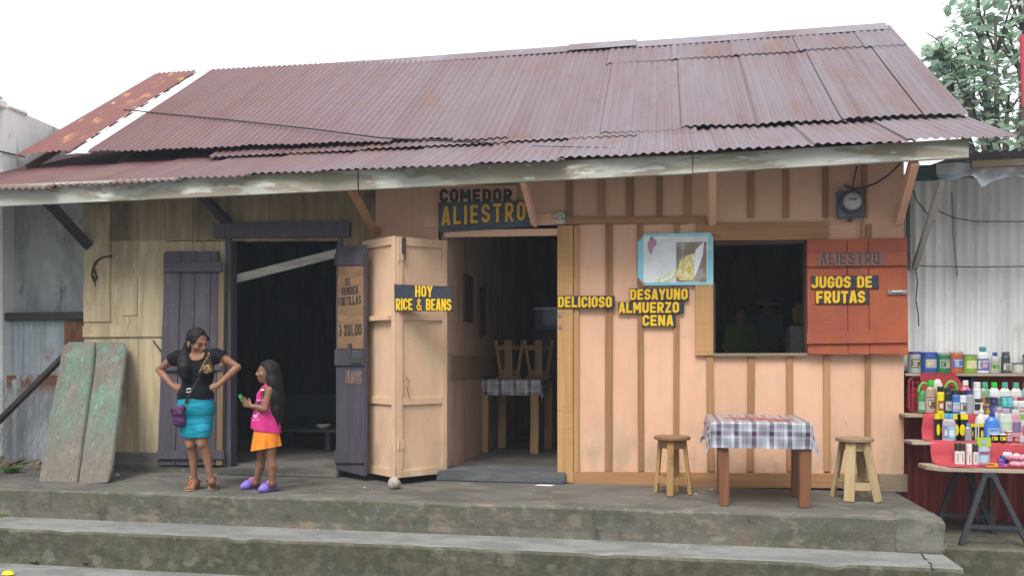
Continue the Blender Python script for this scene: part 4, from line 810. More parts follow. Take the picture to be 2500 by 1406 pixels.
m = MB(); m.box(q.x-.22, q.x+.22, 3.4, 3.8, q.z+.12, q.z+.15); m.build('metal_top', STEEL, t, bevel=.004)

bz = W(790, 1046, 1.6); bt = thing('bench', 'dark bench deep in the room behind the purple door frame', 'bench', (XP(735, 1.9), 1.9, ZF)); bm_ = plain((.05, .055, .07), .5)
m = MB(); m.box(XP(640, 1.5), XP(818, 1.5), 1.5, 2.3, bz.z-.045, bz.z-.005); m.build('seat', bm_, bt, bevel=.006)
m = MB(); m.box(XP(640, 2.3), XP(818, 2.3), 2.3, 2.34, bz.z+.1, bz.z+.42); m.build('backrest', bm_, bt, bevel=.006)
for x in (XP(655, 1.6), XP(805, 1.6)):
    for y in (1.56, 2.24): m = MB(); m.box(x-.03, x+.03, y-.03, y+.03, ZF, bz.z-.046); m.build('leg', bm_, bt)
m = MB(); m.lathe([(.05, 0), (.09, .03), (.10, .055), (.09, .055), (.05, .012)], (bz.x, 1.6, bz.z), 18); tag(m.build('bowl', plain((.62, .62, .58), .4), smooth=.6), 'pale bowl standing on the dark bench', 'bowl')

# ================================================================== SMALL THINGS ON THE PORCH
def rock(c, r, mt, seed, label, sc=(1, 1, 1), cat='rock'):
    rn = np.random.RandomState(seed); bm = bmesh.new(); bmesh.ops.create_icosphere(bm, subdivisions=3, radius=1)
    dirs = rn.normal(size=(9, 3)); dirs /= np.linalg.norm(dirs, axis=1)[:, None]; cut = rn.uniform(.6, .9, 9)
    for v in bm.verts:
        p = np.array(v.co)
        for d, k in zip(dirs, cut):
            e = p@d
            if e > k: p = p-d*(e-k)*.9
        v.co = V(p*np.array(sc)*r)
    zmin = min(v.co.z for v in bm.verts); me = bpy.data.meshes.new('rock')
    for v in bm.verts: v.co.z -= zmin
    bm.to_mesh(me); bm.free(); me.materials.append(mt); o = bpy.data.objects.new('rock', me); o.location = c; COL.objects.link(o); return tag(o, label, cat)
ROCKM = mat('rock_grey', (.36, .32, .27), [dict(c=(.2, .18, .15), s=(14, 14, 14), lo=.45, hi=.62), dict(c=(.5, .46, .4), s=(20, 20, 20), lo=.6, hi=.7)], rough=.9, bump=.8, bs=(40, 40, 40))
m = MB(); rg = random.Random(21)               # loose grit and crumbs of concrete on the treads
for k in range(420):
    x = rg.uniform(XA+1.5, XB); z = rg.choice((0, ZS, ZS)); y = rg.uniform(YE+.0, -.1) if z == 0 and rg.random() < .5 else (YE+.02+abs(rg.gauss(0, .1)) if z == 0 else YE-.02-abs(rg.gauss(0, .13)))
    if z and y < YS+.02: continue
    r = rg.uniform(.003, .009)*(1.6 if rg.random() < .06 else 1); c = V((x, y, z+.001)); a = rg.uniform(0, 6)
    q = [c+V((r*math.cos(a+i*1.57)*rg.uniform(.7, 1.3), r*math.sin(a+i*1.57)*rg.uniform(.7, 1.3), 0)) for i in range(4)]; t_ = c+V((0, 0, r*.8)); o_ = len(m.v); m.v += q+[t_]; m.f += [(o_+i, o_+(i+1) % 4, o_+4) for i in range(4)]
tag(m.build('grit', mat('grit_grey', (.26, .24, .2), isl=.5)), kind='stuff')
rock(G(963, 1193, 0), .07, ROCKM, 4, 'pale rough stone wedged under the fold of the peach doors', (.95, .9, 1))
m = MB(); a = G(1330, 1184, .004)
m.prism([a+V((-.10, -.03, 0)), a+V((.07, -.045, 0)), a+V((.1, .02, .002)), a+V((-.06, .03, .001))], (0, 0, .0025)); tag(m.build('paper_scrap', plain((.72, .72, .7), .8)), 'crumpled white paper scrap lying before the doorstep', 'paper')
m = MB(); a = G(287, 1163, .0); m.lathe([(.008, 0), (.02, .006), (.022, .018), (.012, .03)], a+V((0, 0, .003)), 9, 1, .8); tag(m.build('paper_ball', plain((.6, .62, .68), .8)), 'tiny pale paper ball beside the leaning boards', 'paper')
for k, (x, y) in enumerate(((890, 1190), (1770, 1222), (1698, 1205), (1736, 1194))):
    a = G(x, y, .003); m = MB(); m.prism([a+V((-.018, -.008, 0)), a+V((.012, -.014, 0)), a+V((.02, .008, 0)), a+V((-.01, .012, 0))], (0, 0, .003)); tag(m.build('paper_bit', plain((.6, .6, .57), .85)), ['white litter scrap on the porch left of the stone', 'white litter scrap between the legs of the plaid table', 'white litter scrap right of the slim legged stool', 'white litter scrap against the skirting behind the plaid table'][k], 'litter', 'litter on the porch')
a = G(20, 1403, ZG+.012); m = MB(); m.lathe([(.012, 0), (.05, .01), (.03, .035), (.01, .04)], a, 9, 1.2, .8); tag(m.build('yellow_wrapper', plain((.8, .62, .02), .5)), 'crumpled yellow wrapper on the lowest step', 'litter')
# old split door leaning at the left end of the wall
OLD = mat('flaking_green_board', (.165, .143, .125), [dict(c=(.13, .2, .16), s=(3, 3, .9), lo=.38, hi=.6, d=7, a=.85, ax=('Z', .15, .7)), dict(c=(.15, .28, .215), s=(9, 9, 3), lo=.54, hi=.62, d=8, a=.7, o=6, ax=('Z', .45, .8)), dict(c=(.215, .19, .165), s=(5, 5, 1.6), lo=.5, hi=.64, d=8, a=.7, o=3), dict(c=(.13, .105, .09), s=(26, 26, 2), lo=.48, hi=.7, a=.8), dict(c=(.30, .31, .34), s=(20, 20, 5), lo=.6, hi=.68, a=.6, d=8), dict(c=(.4, .1, .12), s=(10, 10, 5), lo=.7, hi=.74, a=.7, o=8)], rough=.9, spec=.15, bump=.6, bs=(60, 60, 5), rnd=.06)
YB0, YB1 = -.92, -.12
ob = thing('old_board_door', 'old split board door with flaking green paint leaning at the wall corner', 'door', G(180, 1178, 0))
def lean(px, py): u = (1180-py)/(1180-840.); return W(px, py, YB0+(YB1-YB0)*u)
m = MB(); m.prism([lean(92, 1184), lean(186, 1182), lean(226, 890), lean(230, 838), lean(163, 838), lean(152, 850)], (0, .05, .02)); m.build('plank', OLD, ob, bevel=.006)
m = MB(); m.prism([lean(191, 1181), lean(262, 1178), lean(270, 1150), lean(306, 858), lean(300, 840), lean(236, 838), lean(231, 900)], (0, .05, .02)); m.build('plank', OLD, ob, bevel=.006)
m = MB(); m.prism([lean(165, 1150)+V((0, .06, .02)), lean(255, 1148)+V((0, .06, .02)), lean(257, 1122)+V((0, .06, .02)), lean(168, 1124)+V((0, .06, .02))], (0, .03, .012)); m.build('cross_batten', OLD, ob)
m = MB(); m.prism([lean(175, 890)+V((0, .06, .02)), lean(290, 890)+V((0, .06, .02)), lean(293, 862)+V((0, .06, .02)), lean(178, 862)+V((0, .06, .02))], (0, .03, .012)); m.build('cross_batten', OLD, ob)
# ================================================================== LEFT: NEIGHBOUR HOUSE, ALLEY FENCE
NX = -7.98
nb = thing('neighbour_house', 'stained grey rendered house side beyond the alley at the left edge', 'building', (NX-2, 4, ZG))
zt1 = ZP(70, 287, W(70, 287, 0).y)
def nz(px, py):                                # point of the side wall seen at a pixel
    r = ray(px, py); k = (NX-CAM.x)/r.x; return CAM+r*k
p0 = nz(72, 284); p1 = nz(178, 330)
sl_ = (p1.z-p0.z)/(p1.y-p0.y)
m = MB(); y_a, y_b = -3.5, 11.
m.prism([(NX, y_a, ZG), (NX, y_b, ZG), (NX, y_b, p0.z+sl_*(y_b-p0.y)), (NX, p0.y, p0.z), (NX, y_a, p0.z)], (-4.5, 0, 0)); m.build('wall', NEIGH, nb)
q0, q1 = nz(14, 256), nz(66, 272)
m = MB(); m.box(NX-.4, NX+.03, q0.y, q1.y, p0.z-.02, q0.z*.5+q1.z*.5); m.build('parapet_block', NEIGH, nb, bevel=.02)
m = MB(); m.box(NX-.5, NX+.05, y_a, q0.y-.01, p0.z-.05, q0.z+.03); m.build('corner_pier', NEIGH, nb, bevel=.02)
m = MB(); g0 = nz(20, 500); m.box(NX, NX+.03, g0.y-.12, g0.y+.12, ZG, p0.z-.06); m.build('pilaster', NEIGH, nb)
cable('wire', 'thin dark wire along the grey house side', [nz(-20, 368)+V((.05, 0, 0)), nz(52, 384)+V((.05, 0, 0))], .01)
m = MB(); m.box(NX-1.6, HX0-.03, .42, .55, ZP(120, 775, .42), 3.42); tag(m.build('rendered_wall', mat('blotched_render', (.42, .44, .45), [dict(c=(.30, .315, .33), s=(3, 3, 1.2), lo=.42, hi=.62, d=9), dict(c=(.11, .12, .13), s=(4, 4, 1.5), lo=.54, hi=.68, d=9, a=.85, o=4), dict(c=(.52, .54, .55), s=(5, 5, 3), lo=.56, hi=.68, a=.8, o=8), dict(c=(.13, .13, .14), s=(14, 14, .7), lo=.6, hi=.72, a=.6)], rough=.9, bump=.3, bs=(14, 14, 14))), 'blotched grey rendered wall above the zinc fence, under the eave', 'wall')
YFn = .35
xl, xr = NX+.01, HX0-.02
zf = lambda py: ZP(120, py, YFn)
fe = thing('alley_fence', 'patched corrugated zinc fence with rusty pieces closing the alley', 'fence', ((xl+xr)/2, YFn, -.05))
def vsheet(x0, x1, z0, z1, Y, lam=.075, amp=.011, tops=0., nz_=1):
    m = MB(); n = int((x1-x0)/lam*7)+2
    for j in range(nz_+1):
        for i in range(n+1): x = x0+(x1-x0)*i/n; z = z0+(z1-z0)*j/nz_; m.v.append(V((x, Y-amp*math.cos(2*math.pi*x/lam), z+tops*math.sin(x*9)*(j == nz_))))
    for j in range(nz_):
        for i in range(n): a = j*(n+1)+i; m.f.append((a, a+1, a+n+2, a+n+1))
    return m
vsheet(xl, xr-.28, zf(930), zf(780), YFn, tops=.01).build('zinc_sheet', ZINC, fe, smooth=True)
vsheet(xl, xr-.05, -.05, zf(915), YFn-.03, tops=.008).build('zinc_sheet', mat('pale_zinc', (.5, .54, .57), [dict(c=(.3, .33, .36), s=(6, 6, 1), lo=.42, hi=.62), dict(c=(.22, .09, .05), s=(4, 4, 2), lo=.36, hi=.46, ax=('Z', .9, 1.04))], rough=.5), fe, smooth=True)
vsheet(xr-.5, xr, zf(985), zf(785), YFn-.04).build('rusty_sheet', RUSTZ, fe, smooth=True)
m = MB(); m.box(xl, xr, YFn-.08, YFn+.02, zf(782), zf(763)); m.build('rail', plain((.06, .055, .055), .85), fe, bevel=.005)
m = MB(); m.beam(W(-40, 1065, .1), W(175, 850, .12), .05, .075, up=(0, -1, 0)); m.build('brace', plain((.075, .062, .055), .85), fe, bevel=.004, label='dark diagonal brace pole')
m = MB(); st = .075; zA, zB = .0, ZP(100, 925, .2)
for k in range(-14, 34):
    for s in (1, -1):
        pts = []
        for j in range(25):
            z = zA+(zB-zA)*j/24; x = xl+k*st*1.3+s*z*.62+(0 if s > 0 else 1.)
            if xl < x < xr-.02: pts.append((x, .2, z))
        if len(pts) > 1: m.tube(pts, .0028, 4, cap=False)
w_ = m.build('chain_link', plain((.3, .31, .32), .5), None); tag(w_, 'sagging chain link netting in front of the zinc fence', 'netting')
m = MB(); rn = random.Random(3)
for k in range(14): x = rn.uniform(xl+.05, xr-.5); y = rn.uniform(-.05, .1); a = V((x, y, -.03)); m.beam(a, a+V((rn.uniform(-.3, .4), rn.uniform(-.1, .15), rn.uniform(.03, .16))), .05, .03)
tag(m.build('timber_scrap', GREYW), 'heap of dark broken timber scraps at the alley mouth', 'debris')
def weed(c, n, h, seed, label):
    rn = random.Random(seed); m = MB()
    for k in range(n):
        a = rn.uniform(0, 6.28); l = h*rn.uniform(.5, 1.); b = V(c)+V((rn.uniform(-.05, .05), rn.uniform(-.04, .04), 0)); d = V((math.cos(a)*.6, math.sin(a)*.6, 1)).normalized(); sd = V((-math.sin(a), math.cos(a), 0))*l*.13
        t = b+d*l; mid = b+d*l*.55; m.add([b, mid-sd, t+V((math.cos(a), math.sin(a), -.4))*l*.25, mid+sd], [(0, 1, 2, 3)])
    return tag(m.build('weed', LEAF2), label, 'weed')
LEAF2 = mat('weed_green', (.06, .12, .02), [dict(c=(.1, .15, .04), s=(20, 20, 20), lo=.4, hi=.6)], rough=.6, transl=.3)
weed(G(6, 1158, 0)+V((0, .12, -.04)), 40, .2, 1, 'low green weeds at the left end of the porch'); weed(G(4, 1262, ZS), 22, .06, 2, 'tiny green weeds in the step corner at the left edge')
# ================================================================== RIGHT: SHEET METAL HOUSE, STALL
YW_ = .30
zsp = ZP(2350, 905, YW_)
kh = thing('sheet_metal_house', 'corrugated sheet house, whitewashed above and dark red below, at the right', 'building', (5, 1.5, ZL))
kx0, kx1 = HX1+.015, 6.5
def ksheet(x0, x1, z0, z1, Y, lam, amp): return vsheet(x0, x1, z0, z1, Y, lam, amp, nz_=4)
ksheet(kx0, kx1, zsp-.02, 3.05, YW_, .095, .019).build('white_sheets', WHITEC, kh, smooth=True)
ksheet(kx0, kx1, ZL, zsp, YW_-.015, .15, .03).build('red_sheets', REDC, kh, smooth=True)
m = MB(); m.box(kx0, kx1, YW_+.04, YW_+3.2, ZL, 3.0); m.build('body', DARKIN, kh)
m = MB(); pbox(m, 2212, 2220, 470, 660, .2, .03); m.build('corner_post', plain((.12, .13, .14), .7), kh)
e0 = W(2345, 372, -.55)
rk = MB(); corr(rk, XP(2362, -.6), 6.5, -.62, e0.z-.02, YW_+3.2, .13, lam=.075, rows=4, tilt=.0); rk.build('roof', mat('dark_sheet', (.09, .1, .11), [dict(c=(.2, .2, .21), s=(5, 2, 2), lo=.5, hi=.65)], rough=.5), kh, smooth=True)
m = MB(); m.beam(W(2300, 440, -.55), W(2233, 655, YW_-.05), .05, .05, up=(0, -1, 0)); m.build('eave_strut', mat('pale_strut', (.4, .38, .34), rough=.8), kh, bevel=.003)
m = MB(); m.beam(W(2370, 402, -.6), W(2620, 392, -.6), .05, .06); m.build('eave_beam', GREYW, kh, bevel=.004)
# torn tarpaulin strip hanging from that eave
m = MB(); n = 40; top = lambda x: 398-(x-2290)*.03
bot = lambda x: 437+ (6*math.sin((x-2290)*.06)) + (22*math.exp(-((x-2395)/16.)**2)) - (2 if x < 2340 else 0)
for k in range(n+1):
    x = 2288+(2620-2288)*k/n; yb = bot(x)
    for j in range(6): u = j/5; p = W(x, top(x)+(yb-top(x))*u, -.52); m.v.append(p+V((0, .02*math.sin(k*.8+j*.5)-.05*u*u+.02, 0)))
for k in range(n):
    for j in range(5): a = k*6+j; m.f.append((a, a+6, a+7, a+1))
o = m.build('torn_tarpaulin', mat('tarp', (.52, .53, .55), [dict(c=(.2, .36, .48), s=(3.2, 3.2, 5), lo=.52, hi=.6, a=.9), dict(c=(.4, .4, .42), s=(9, 9, 9), lo=.5, hi=.66), dict(c=(.75, .76, .78), s=(4, 4, 6), lo=.58, hi=.66, o=5)], rough=.55), smooth=True); tag(o, 'torn white and blue plastic sheet hanging from the right hand eave', 'tarpaulin')
m = MB(); m.prism([W(2238, 404, -.1), W(2292, 402, -.1), W(2290, 440, -.1), W(2234, 442, -.1)], (0, .02, 0)); tag(m.build('painted_board', plain((.06, .12, .115), .6)), 'dark green board under the eave next to the torn plastic sheet', 'board')
cable('wire', 'slack wire drooping from the cafe roof corner to the pale strut', [W(2226, 455, .1), W(2238, 490, .1), W(2262, 520, .1), W(2282, 542, .1)], .005)
cable('wire', 'upper thin wire strung across the whitewashed sheets', [W(2290, 515, .2), W(2330, 532, .2), W(2380, 541, .22), W(2520, 541, .22)], .005)
cable('wire', 'lower thin wire strung across the whitewashed sheets', [W(2236, 648, .2), W(2265, 650, .22), W(2400, 652, .22), W(2520, 650, .22)], .005)
cable('wire', 'knotted wire hanging straight down from the foot of the pale strut', [W(2236, 655, .2), W(2240, 690, .22), W(2236, 730, .22), W(2242, 770, .22), W(2243, 796, .22)], .006)
cable('wire', 'loose wire end hanging in the middle of the whitewashed sheets', [W(2324, 470, .25), W(2326, 560, .25), W(2337, 675, .25)], .007, plain((.3, .29, .28)))
# stepped stall
SH = [(.03, ZP(2350, 911, .03)), (-.22, ZP(2350, 1013, -.22)), (-.42, ZP(2350, 1080, -.42)), (-.76, ZP(2380, 1143, -.76))]
SW = mat('shelf_plank', (.40, .33, .25), [dict(c=(.27, .21, .16), s=(2, 20, 20), lo=.4, hi=.64), dict(c=(.5, .45, .37), s=(5, 20, 20), lo=.6, hi=.7)], rough=.85, bump=.3, bs=(4, 40, 40))
stl = thing('stall_shelves', 'stepped plank shelves of the toiletry stall against the red sheets', 'market stall', (3.1, -.2, ZL))
XR = 4.6
for k, ((yf, z), px) in enumerate(zip(SH, (2210, 2211, 2227, 2271))):
    yb = YW_-.05 if k == 0 else SH[k-1][0]+.0
    m = MB(); x0 = XP(px, yf)
    if k == 3: m.prism([(x0+.10, yf, z-.035), (x0, yf+.12, z-.035), (x0, yb, z-.035), (XR, yb, z-.035), (XR, yf, z-.035)], (0, 0, .035))
    else: m.box(x0, XR, yf, yb+.06, z-.028, z)
    m.build('shelf', SW, stl, bevel=.004)
for x in (2.9, 4.3):
    for (yf, z) in SH[:3]: m = MB(); m.box(x, x+.04, yf+.05, yf+.09, ZL, z-.03); m.build('upright', plain((.06, .05, .05)), stl)
RC = mat('red_cloth', (.42, .05, .065), [dict(c=(.34, .038, .05), s=(3, 3, 3), lo=.4, hi=.65)], rough=.75, bump=.15, bs=(14, 14, 14))
m = MB(); path = []
def cpt(px, y, z): return (px, y, z)
prof = [(.005, SH[0][1]+.006, 2246, 2330), (.012, SH[0][1]-.02, 2246, 2335), (.02, SH[0][1]-.12, 2249, 2352), (.03, SH[1][1]+.05, 2250, 2375), (.01, SH[1][1]+.006, 2250, 2620), (-.216, SH[1][1]+.006, 2252, 2620), (-.233, SH[1][1]-.02, 2254, 2620), (-.24, (SH[1][1]+SH[2][1])/2, 2250, 2620), (-.245, SH[2][1]+.012, 2252, 2620), (-.412, SH[2][1]+.007, 2270, 2620), (-.435, SH[2][1]-.02, 2272, 2620), (-.445, SH[3][1]+.09, 2273, 2620), (-.46, SH[3][1]+.02, 2277, 2620), (-.58, SH[3][1]+.006, 2290, 2620), (-.745, SH[3][1]+.006, 2320, 2620)]
n = 30
for (y, z, a, b) in prof:
    for i in range(n+1): u = i/n; x = XP(a, y)+(XP(b, y)-XP(a, y))*u; m.v.append(V((x, y-.008*math.sin(x*17+z*5)*(1 if abs(y) > .02 else .3), z+.003*math.sin(x*23))))
for j in range(len(prof)-1):
    for i in range(n): a = j*(n+1)+i; m.f.append((a, a+1, a+n+2, a+n+1))
tag(m.build('red_cloth', RC, smooth=True), 'red cloth draped down over the stepped stall shelves', 'cloth')
def basket(name, label, x0, x1, z0, z1, Y):    # plastic basket standing on its side, open lattice towards the street
    t = thing('basket', label, 'basket', ((x0+x1)/2, Y, z0), 'red plastic baskets'); mt = MATS.get('basket_red') or mat('basket_red', (.36, .04, .05), [dict(c=(.28, .03, .04), s=(9, 9, 9), lo=.4, hi=.6)], rough=.4)
    r = .05; P = []
    for cx, cz, a0 in ((x1-r, z1-r, 0), (x0+r, z1-r, 90), (x0+r, z0+r, 180), (x1-r, z0+r, 270)):
        for k in range(6): a = math.radians(a0+k*18); P.append(V((cx+r*math.cos(a), Y, cz+r*math.sin(a))))
    m = MB(); m.tube(P+[P[0], P[1]], .009, 6); m.build('rim', mt, t, smooth=True)
    m = MB(); m.prism([p+V((0, .06, 0)) for p in P], (0, .004, 0)); m.build('floor', mt, t)
    m = MB(); n_ = 14
    for i in range(n_): a = P[int(i*len(P)/n_)]; m.beam(a, a+V((0, .06, 0)), .03, .004)
    for k in range(int((x1-x0)/.05)):
        x = x0+.03+k*.05
        if x < x1-.02: m.box(x, x+.012, Y+.008, Y+.014, z0+.02, z1-.02)
    for k in range(int((z1-z0)/.06)): z = z0+.04+k*.06; m.box(x0+.02, x1-.02, Y+.016, Y+.021, z, z+.012)
    m.build('lattice', mt, t)
z0_, z1_ = SH[1][1]+.01, SH[0][1]-.04
basket('basket', 'red lattice basket standing on edge at the left end of the stall', XP(2219, .05), XP(2262, .05), z0_, z1_, .05)
basket('basket', 'long red lattice basket on edge behind the green capped bottles', XP(2376, .18), XP(2600, .18), z0_, z1_, .17)
# black steel trestle
def trestle(x0, x1, Y0, Y1, ztop, label):
    t = thing('trestle', label, 'trestle', ((x0+x1)/2, (Y0+Y1)/2, ZL), 'steel trestles'); xm = (x0+x1)/2; mt = mat('chipped_black_steel', (.03, .033, .04), [dict(c=(.2, .22, .25), s=(30, 30, 30), lo=.66, hi=.72, a=.8)], rough=.5) if 'chipped_black_steel' not in MATS else MATS['chipped_black_steel']
    for x in (x0, x1): m = MB(); m.beam((x, Y0, ZL), (xm+(x-xm)*.12, Y1, ztop), .04, .035, up=(0, -1, 0)); m.build('leg', mt, t, bevel=.003)
    u = .26; m = MB(); m.beam((x0+(xm-x0)*u*.88, Y0+(Y1-Y0)*u, ZL+(ztop-ZL)*u), (x1+(xm-x1)*u*.88, Y0+(Y1-Y0)*u, ZL+(ztop-ZL)*u), .03, .035); m.build('cross_bar', mt, t, bevel=.003)
    m = MB(); m.beam((xm-.05, Y1, ztop), (xm+.05, Y1, ztop), .04, .03); m.build('top_bar', mt, t)
f0, f1 = G(2346, 1330, ZL), G(2494, 1327, ZL)
trestle(f0.x, f1.x, f0.y, f0.y+.12, SH[3][1]-.05, 'black steel A frame trestle under the front of the stall counter')
trestle(XP(2275, -.3), XP(2420, -.3), -.38, -.30, SH[3][1]-.05, 'black steel trestle in shadow under the back of the counter')
# ================================================================== GOODS ON THE STALL
WHT = (.66, .67, .68); BLK = (.018, .018, .022); CLR = (.42, .45, .47)
def lath(t, nm, prof, c, mt, sx=1., sy=1., n=28): m = MB(); m.lathe(prof, c, n, sx, sy); return m.build(nm, mt, t, smooth=.95)
def wrap(t, c, r, z0, z1, a0, a1, mt, sx=1., sy=1., nm='label', bump=.0012):
    m = MB(); n = 9
    for z in (z0, z1):
        for i in range(n+1): a = math.radians(-90+a0+(a1-a0)*i/n); m.v.append(V(c)+V(((r+bump)*sx*math.cos(a), (r+bump)*sy*math.sin(a), z)))
    for i in range(n): m.f.append((i, i+1, i+n+2, i+n+1))
    lo_ = m.build(nm, mt, t, smooth=True)
    if nm == 'label' and z1-z0 > .02:             # printed bands and blocks on the label
        k = RNG.randrange(3); cc = RNG.choice(((.6, .6, .56), (.05, .05, .07), (.5, .1, .1), (.1, .2, .45), (.6, .5, .1)))
        for (u0, u1, v0, v1) in (((.08, .92, .82, .9), (.3, .9, .12, .2)), ((.15, .85, .7, .84), (.1, .55, .12, .3), (.6, .9, .12, .2)), ((.1, .3, .15, .85), (.4, .9, .74, .84)))[k]:
            q = MB(); d = a1-a0
            for z in (z0+(z1-z0)*v0, z0+(z1-z0)*v1):
                for i in range(5): a = math.radians(-90+a0+d*(u0+(u1-u0)*i/4)); q.v.append(V(c)+V(((r+bump*1.8)*sx*math.cos(a), (r+bump*1.8)*sy*math.sin(a), z)))
            for i in range(4): q.f.append((i, i+1, i+6, i+5))
            q.build('print', plain(cc, .4), lo_)
    return lo_
RNG = random.Random(11)
def gm(c, clear=False): return plain(tuple(c), .12 if clear else .32, **(dict(spec=.6) if clear else dict(spec=.45)))
def item(kind, x, h, w, Y, row, body, cap, lab, label, cat, group=None, base=None, lab2=None):
    yf, zs = SH[row]; z = zs+(.009 if row else .001) if base is None else base
    d = DEP(x, Y); H = h*d/F; r = w*d/F/2; c = V((XP(x, Y), Y, z)); t = thing(kind.split(':')[0], label, cat, c, group); k = kind.split(':')[-1]
    B = gm(body, k in ('clear', 'jar')); Cm = gm(cap) if cap else None; Lm = plain(lab, .4) if lab else None; L2 = plain(lab2, .4) if lab2 else None
    if k in ('tub', 'jar'):
        hb = H*.88; lath(t, 'body', [(r*.93, 0), (r, .006), (r, hb*.93), (r*.94, hb)], c, B); lath(t, 'lid', [(r*1.0, hb), (r*1.02, hb+.003), (r*1.02, H-.002), (r*.98, H)], c, Cm)
        if Lm:
            wrap(t, c, r, hb*.28, hb*.75, -40, 48, Lm)
            if L2: wrap(t, c, r+.0012, hb*.36, hb*.66, -22, 8, L2)
    elif k == 'spray':
        hc = H*.2; lath(t, 'body', [(r*.95, 0), (r, .004), (r, H-hc-.012), (r*.86, H-hc)], c, B); lath(t, 'cap', [(r*.86, H-hc), (r*.88, H-.006), (r*.75, H)], c, Cm)
        if Lm: wrap(t, c, r, H*.12, H*.48, -50, 55, Lm)
        if L2: wrap(t, c, r+.0012, H*.2, H*.38, -28, 25, L2)
    elif k in ('bottle', 'clear'):
        s = .62; lath(t, 'body', [(r*.9, 0), (r, .006), (r, H*.6), (r*.9, H*.72), (r*.5, H*.82), (r*.4, H*.84)], c, B, 1, s); lath(t, 'cap', [(r*.48, H*.84), (r*.5, H*.85), (r*.48, H*.99), (r*.42, H)], c, Cm)
        if Lm: wrap(t, c, r, H*.1, H*.55, -62, 62, Lm, 1, s)
        if L2: wrap(t, c, r+.0014, H*.2, H*.42, -34, 34, L2, 1, s)
    elif k == 'pump':
        s = .7; lath(t, 'body', [(r*.86, 0), (r, .008), (r*.97, H*.4), (r*.8, H*.58), (r*.4, H*.68), (r*.3, H*.7)], c, B, 1, s); lath(t, 'collar', [(r*.34, H*.7), (r*.34, H*.78), (r*.14, H*.8), (r*.12, H*.95)], c, Cm)
        m = MB(); m.beam(c+V((r*.3, 0, H*.96)), c+V((-r*.95, -.004, H*.96)), .011, .012); m.build('pump_head', Cm, t, bevel=.002)
        if Lm: wrap(t, c, r*.98, H*.12, H*.38, -44, 44, Lm, 1, s)
    elif k == 'oval':
        s = .5; lath(t, 'body', [(r*.7, 0), (r, H*.15), (r*1.02, H*.5), (r*.85, H*.82), (r*.45, H*.97), (r*.2, H)], c, B, 1, s)
        if Lm: wrap(t, c, r*1.02, H*.3, H*.62, -60, 60, Lm, 1, s+.04)
        if Cm: lath(t, 'cap', [(r*.5, H*.86), (r*.66, H*.87), (r*.6, H*1.0), (r*.5, H*1.02)], c, Cm, 1, .62)
    elif k == 'tube':
        hc = H*.38; lath(t, 'cap', [(r*.95, H-hc), (r, H-hc+.002), (r, H-.008), (r*.8, H)], c, Cm); lath(t, 'body', [(r*.95, 0), (r*.93, H-hc)], c, B); wrap(t, c, r*.95, H*.12, H*.5, -14, 2, Lm or gm(BLK))
    elif k == 'box':
        m = MB(); m.box(c.x-r, c.x+r, Y-.02, Y+.02, z, z+H*.8); m.build('body', B, t, bevel=.002); m = MB(); m.box(c.x-r, c.x+r, Y-.0205, Y+.0205, z+H*.8, z+H); m.build('cap', Cm, t, bevel=.002)
        if Lm:
            m = MB(); q = []
            for i in range(14): a = 6.283*i/14; q.append(V((c.x+r*.55*math.cos(a), Y-.0201, z+H*.4+H*.22*math.sin(a))))
            m.prism(q, (0, -.001, 0)); m.build('label', Lm, t)
    elif k == 'pouch':
        m = MB(); n = 8
        for j in range(n+1):
            u = j/n; ww = r*(1-.22*u if False else .84+.16*u); dp = .028*(1-u)+.004
            for (sx, sy) in ((-1, -.2), (-.5, -1), (.5, -1), (1, -.2), (1, .2), (-1, .2)): m.v.append(V((c.x+ww*sx, Y+dp*sy, z+H*u)))
        for j in range(n):
            for i in range(6): a = j*6+i; b = j*6+(i+1) % 6; m.f.append((a, b, b+6, a+6))
        m.f.append((5, 4, 3, 2, 1, 0)); m.f.append(tuple(n*6+i for i in range(6))); m.build('body', B, t, smooth=.9)
        m = MB(); m.box(c.x-r*1.02, c.x+r*1.02, Y-.014, Y+.012, z+H*.66, z+H*1.0); m.build('band', Cm, t, bevel=.003)
        m = MB(); m.box(c.x-r*.4, c.x+r*.4, Y-.017, Y-.013, z+H*.76, z+H*.9); m.build('label', Lm, t)
        m = MB(); m.box(c.x-r*.75, c.x+r*.75, Y-.034, Y-.026, z+H*.44, z+H*.5); m.build('stripe', plain((.45, .06, .15)), t)
    elif k == 'jug':                           # bottle with a big loop handle
        lath(t, 'body', [(r*.9, 0), (r, .006), (r*.98, H*.45), (r*.8, H*.6), (r*.5, H*.72)], c, B, 1, .6); m = MB()
        m.tube([c+V((r*.85*math.cos(a), 0, H*.62+H*.34*math.sin(a))) for a in [math.pi*i/10 for i in range(11)]], r*.2, 8); m.build('handle', Cm or B, t, smooth=True)
        if Lm: wrap(t, c, r, H*.1, H*.36, -60, 60, Lm, 1, .6)
    return t
Y1, Y2b, Y2a, Y3b, Y3a, Y4b, Y4a = .13, -.05, -.17, -.29, -.37, -.53, -.66
G1 = 'tubs and bottles on the top shelf'; G2 = 'bottles on the second shelf'; G3 = 'spray cans at the front of the second shelf'; G4 = 'bottles on the third shelf'; G5 = 'goods on the stall counter'
YEL = (.72, .62, .01); GRN = (.05, .45, .06); TEAL = (.08, .42, .28)
item('jar:jar', 2232, 52, 30, Y1, 0, (.36, .39, .40), (.07, .06, .3), (.1, .1, .11), 'clear jar with a blue lid, leftmost on the top shelf', 'jar', G1, lab2=(.45, .42, .3))
item('tub:tub', 2268, 51, 36, Y1, 0, (.03, .09, .3), (.06, .08, .42), (.35, .38, .48), 'blue tub with blue lid on the top shelf', 'tub', G1, lab2=(.6, .56, .3))
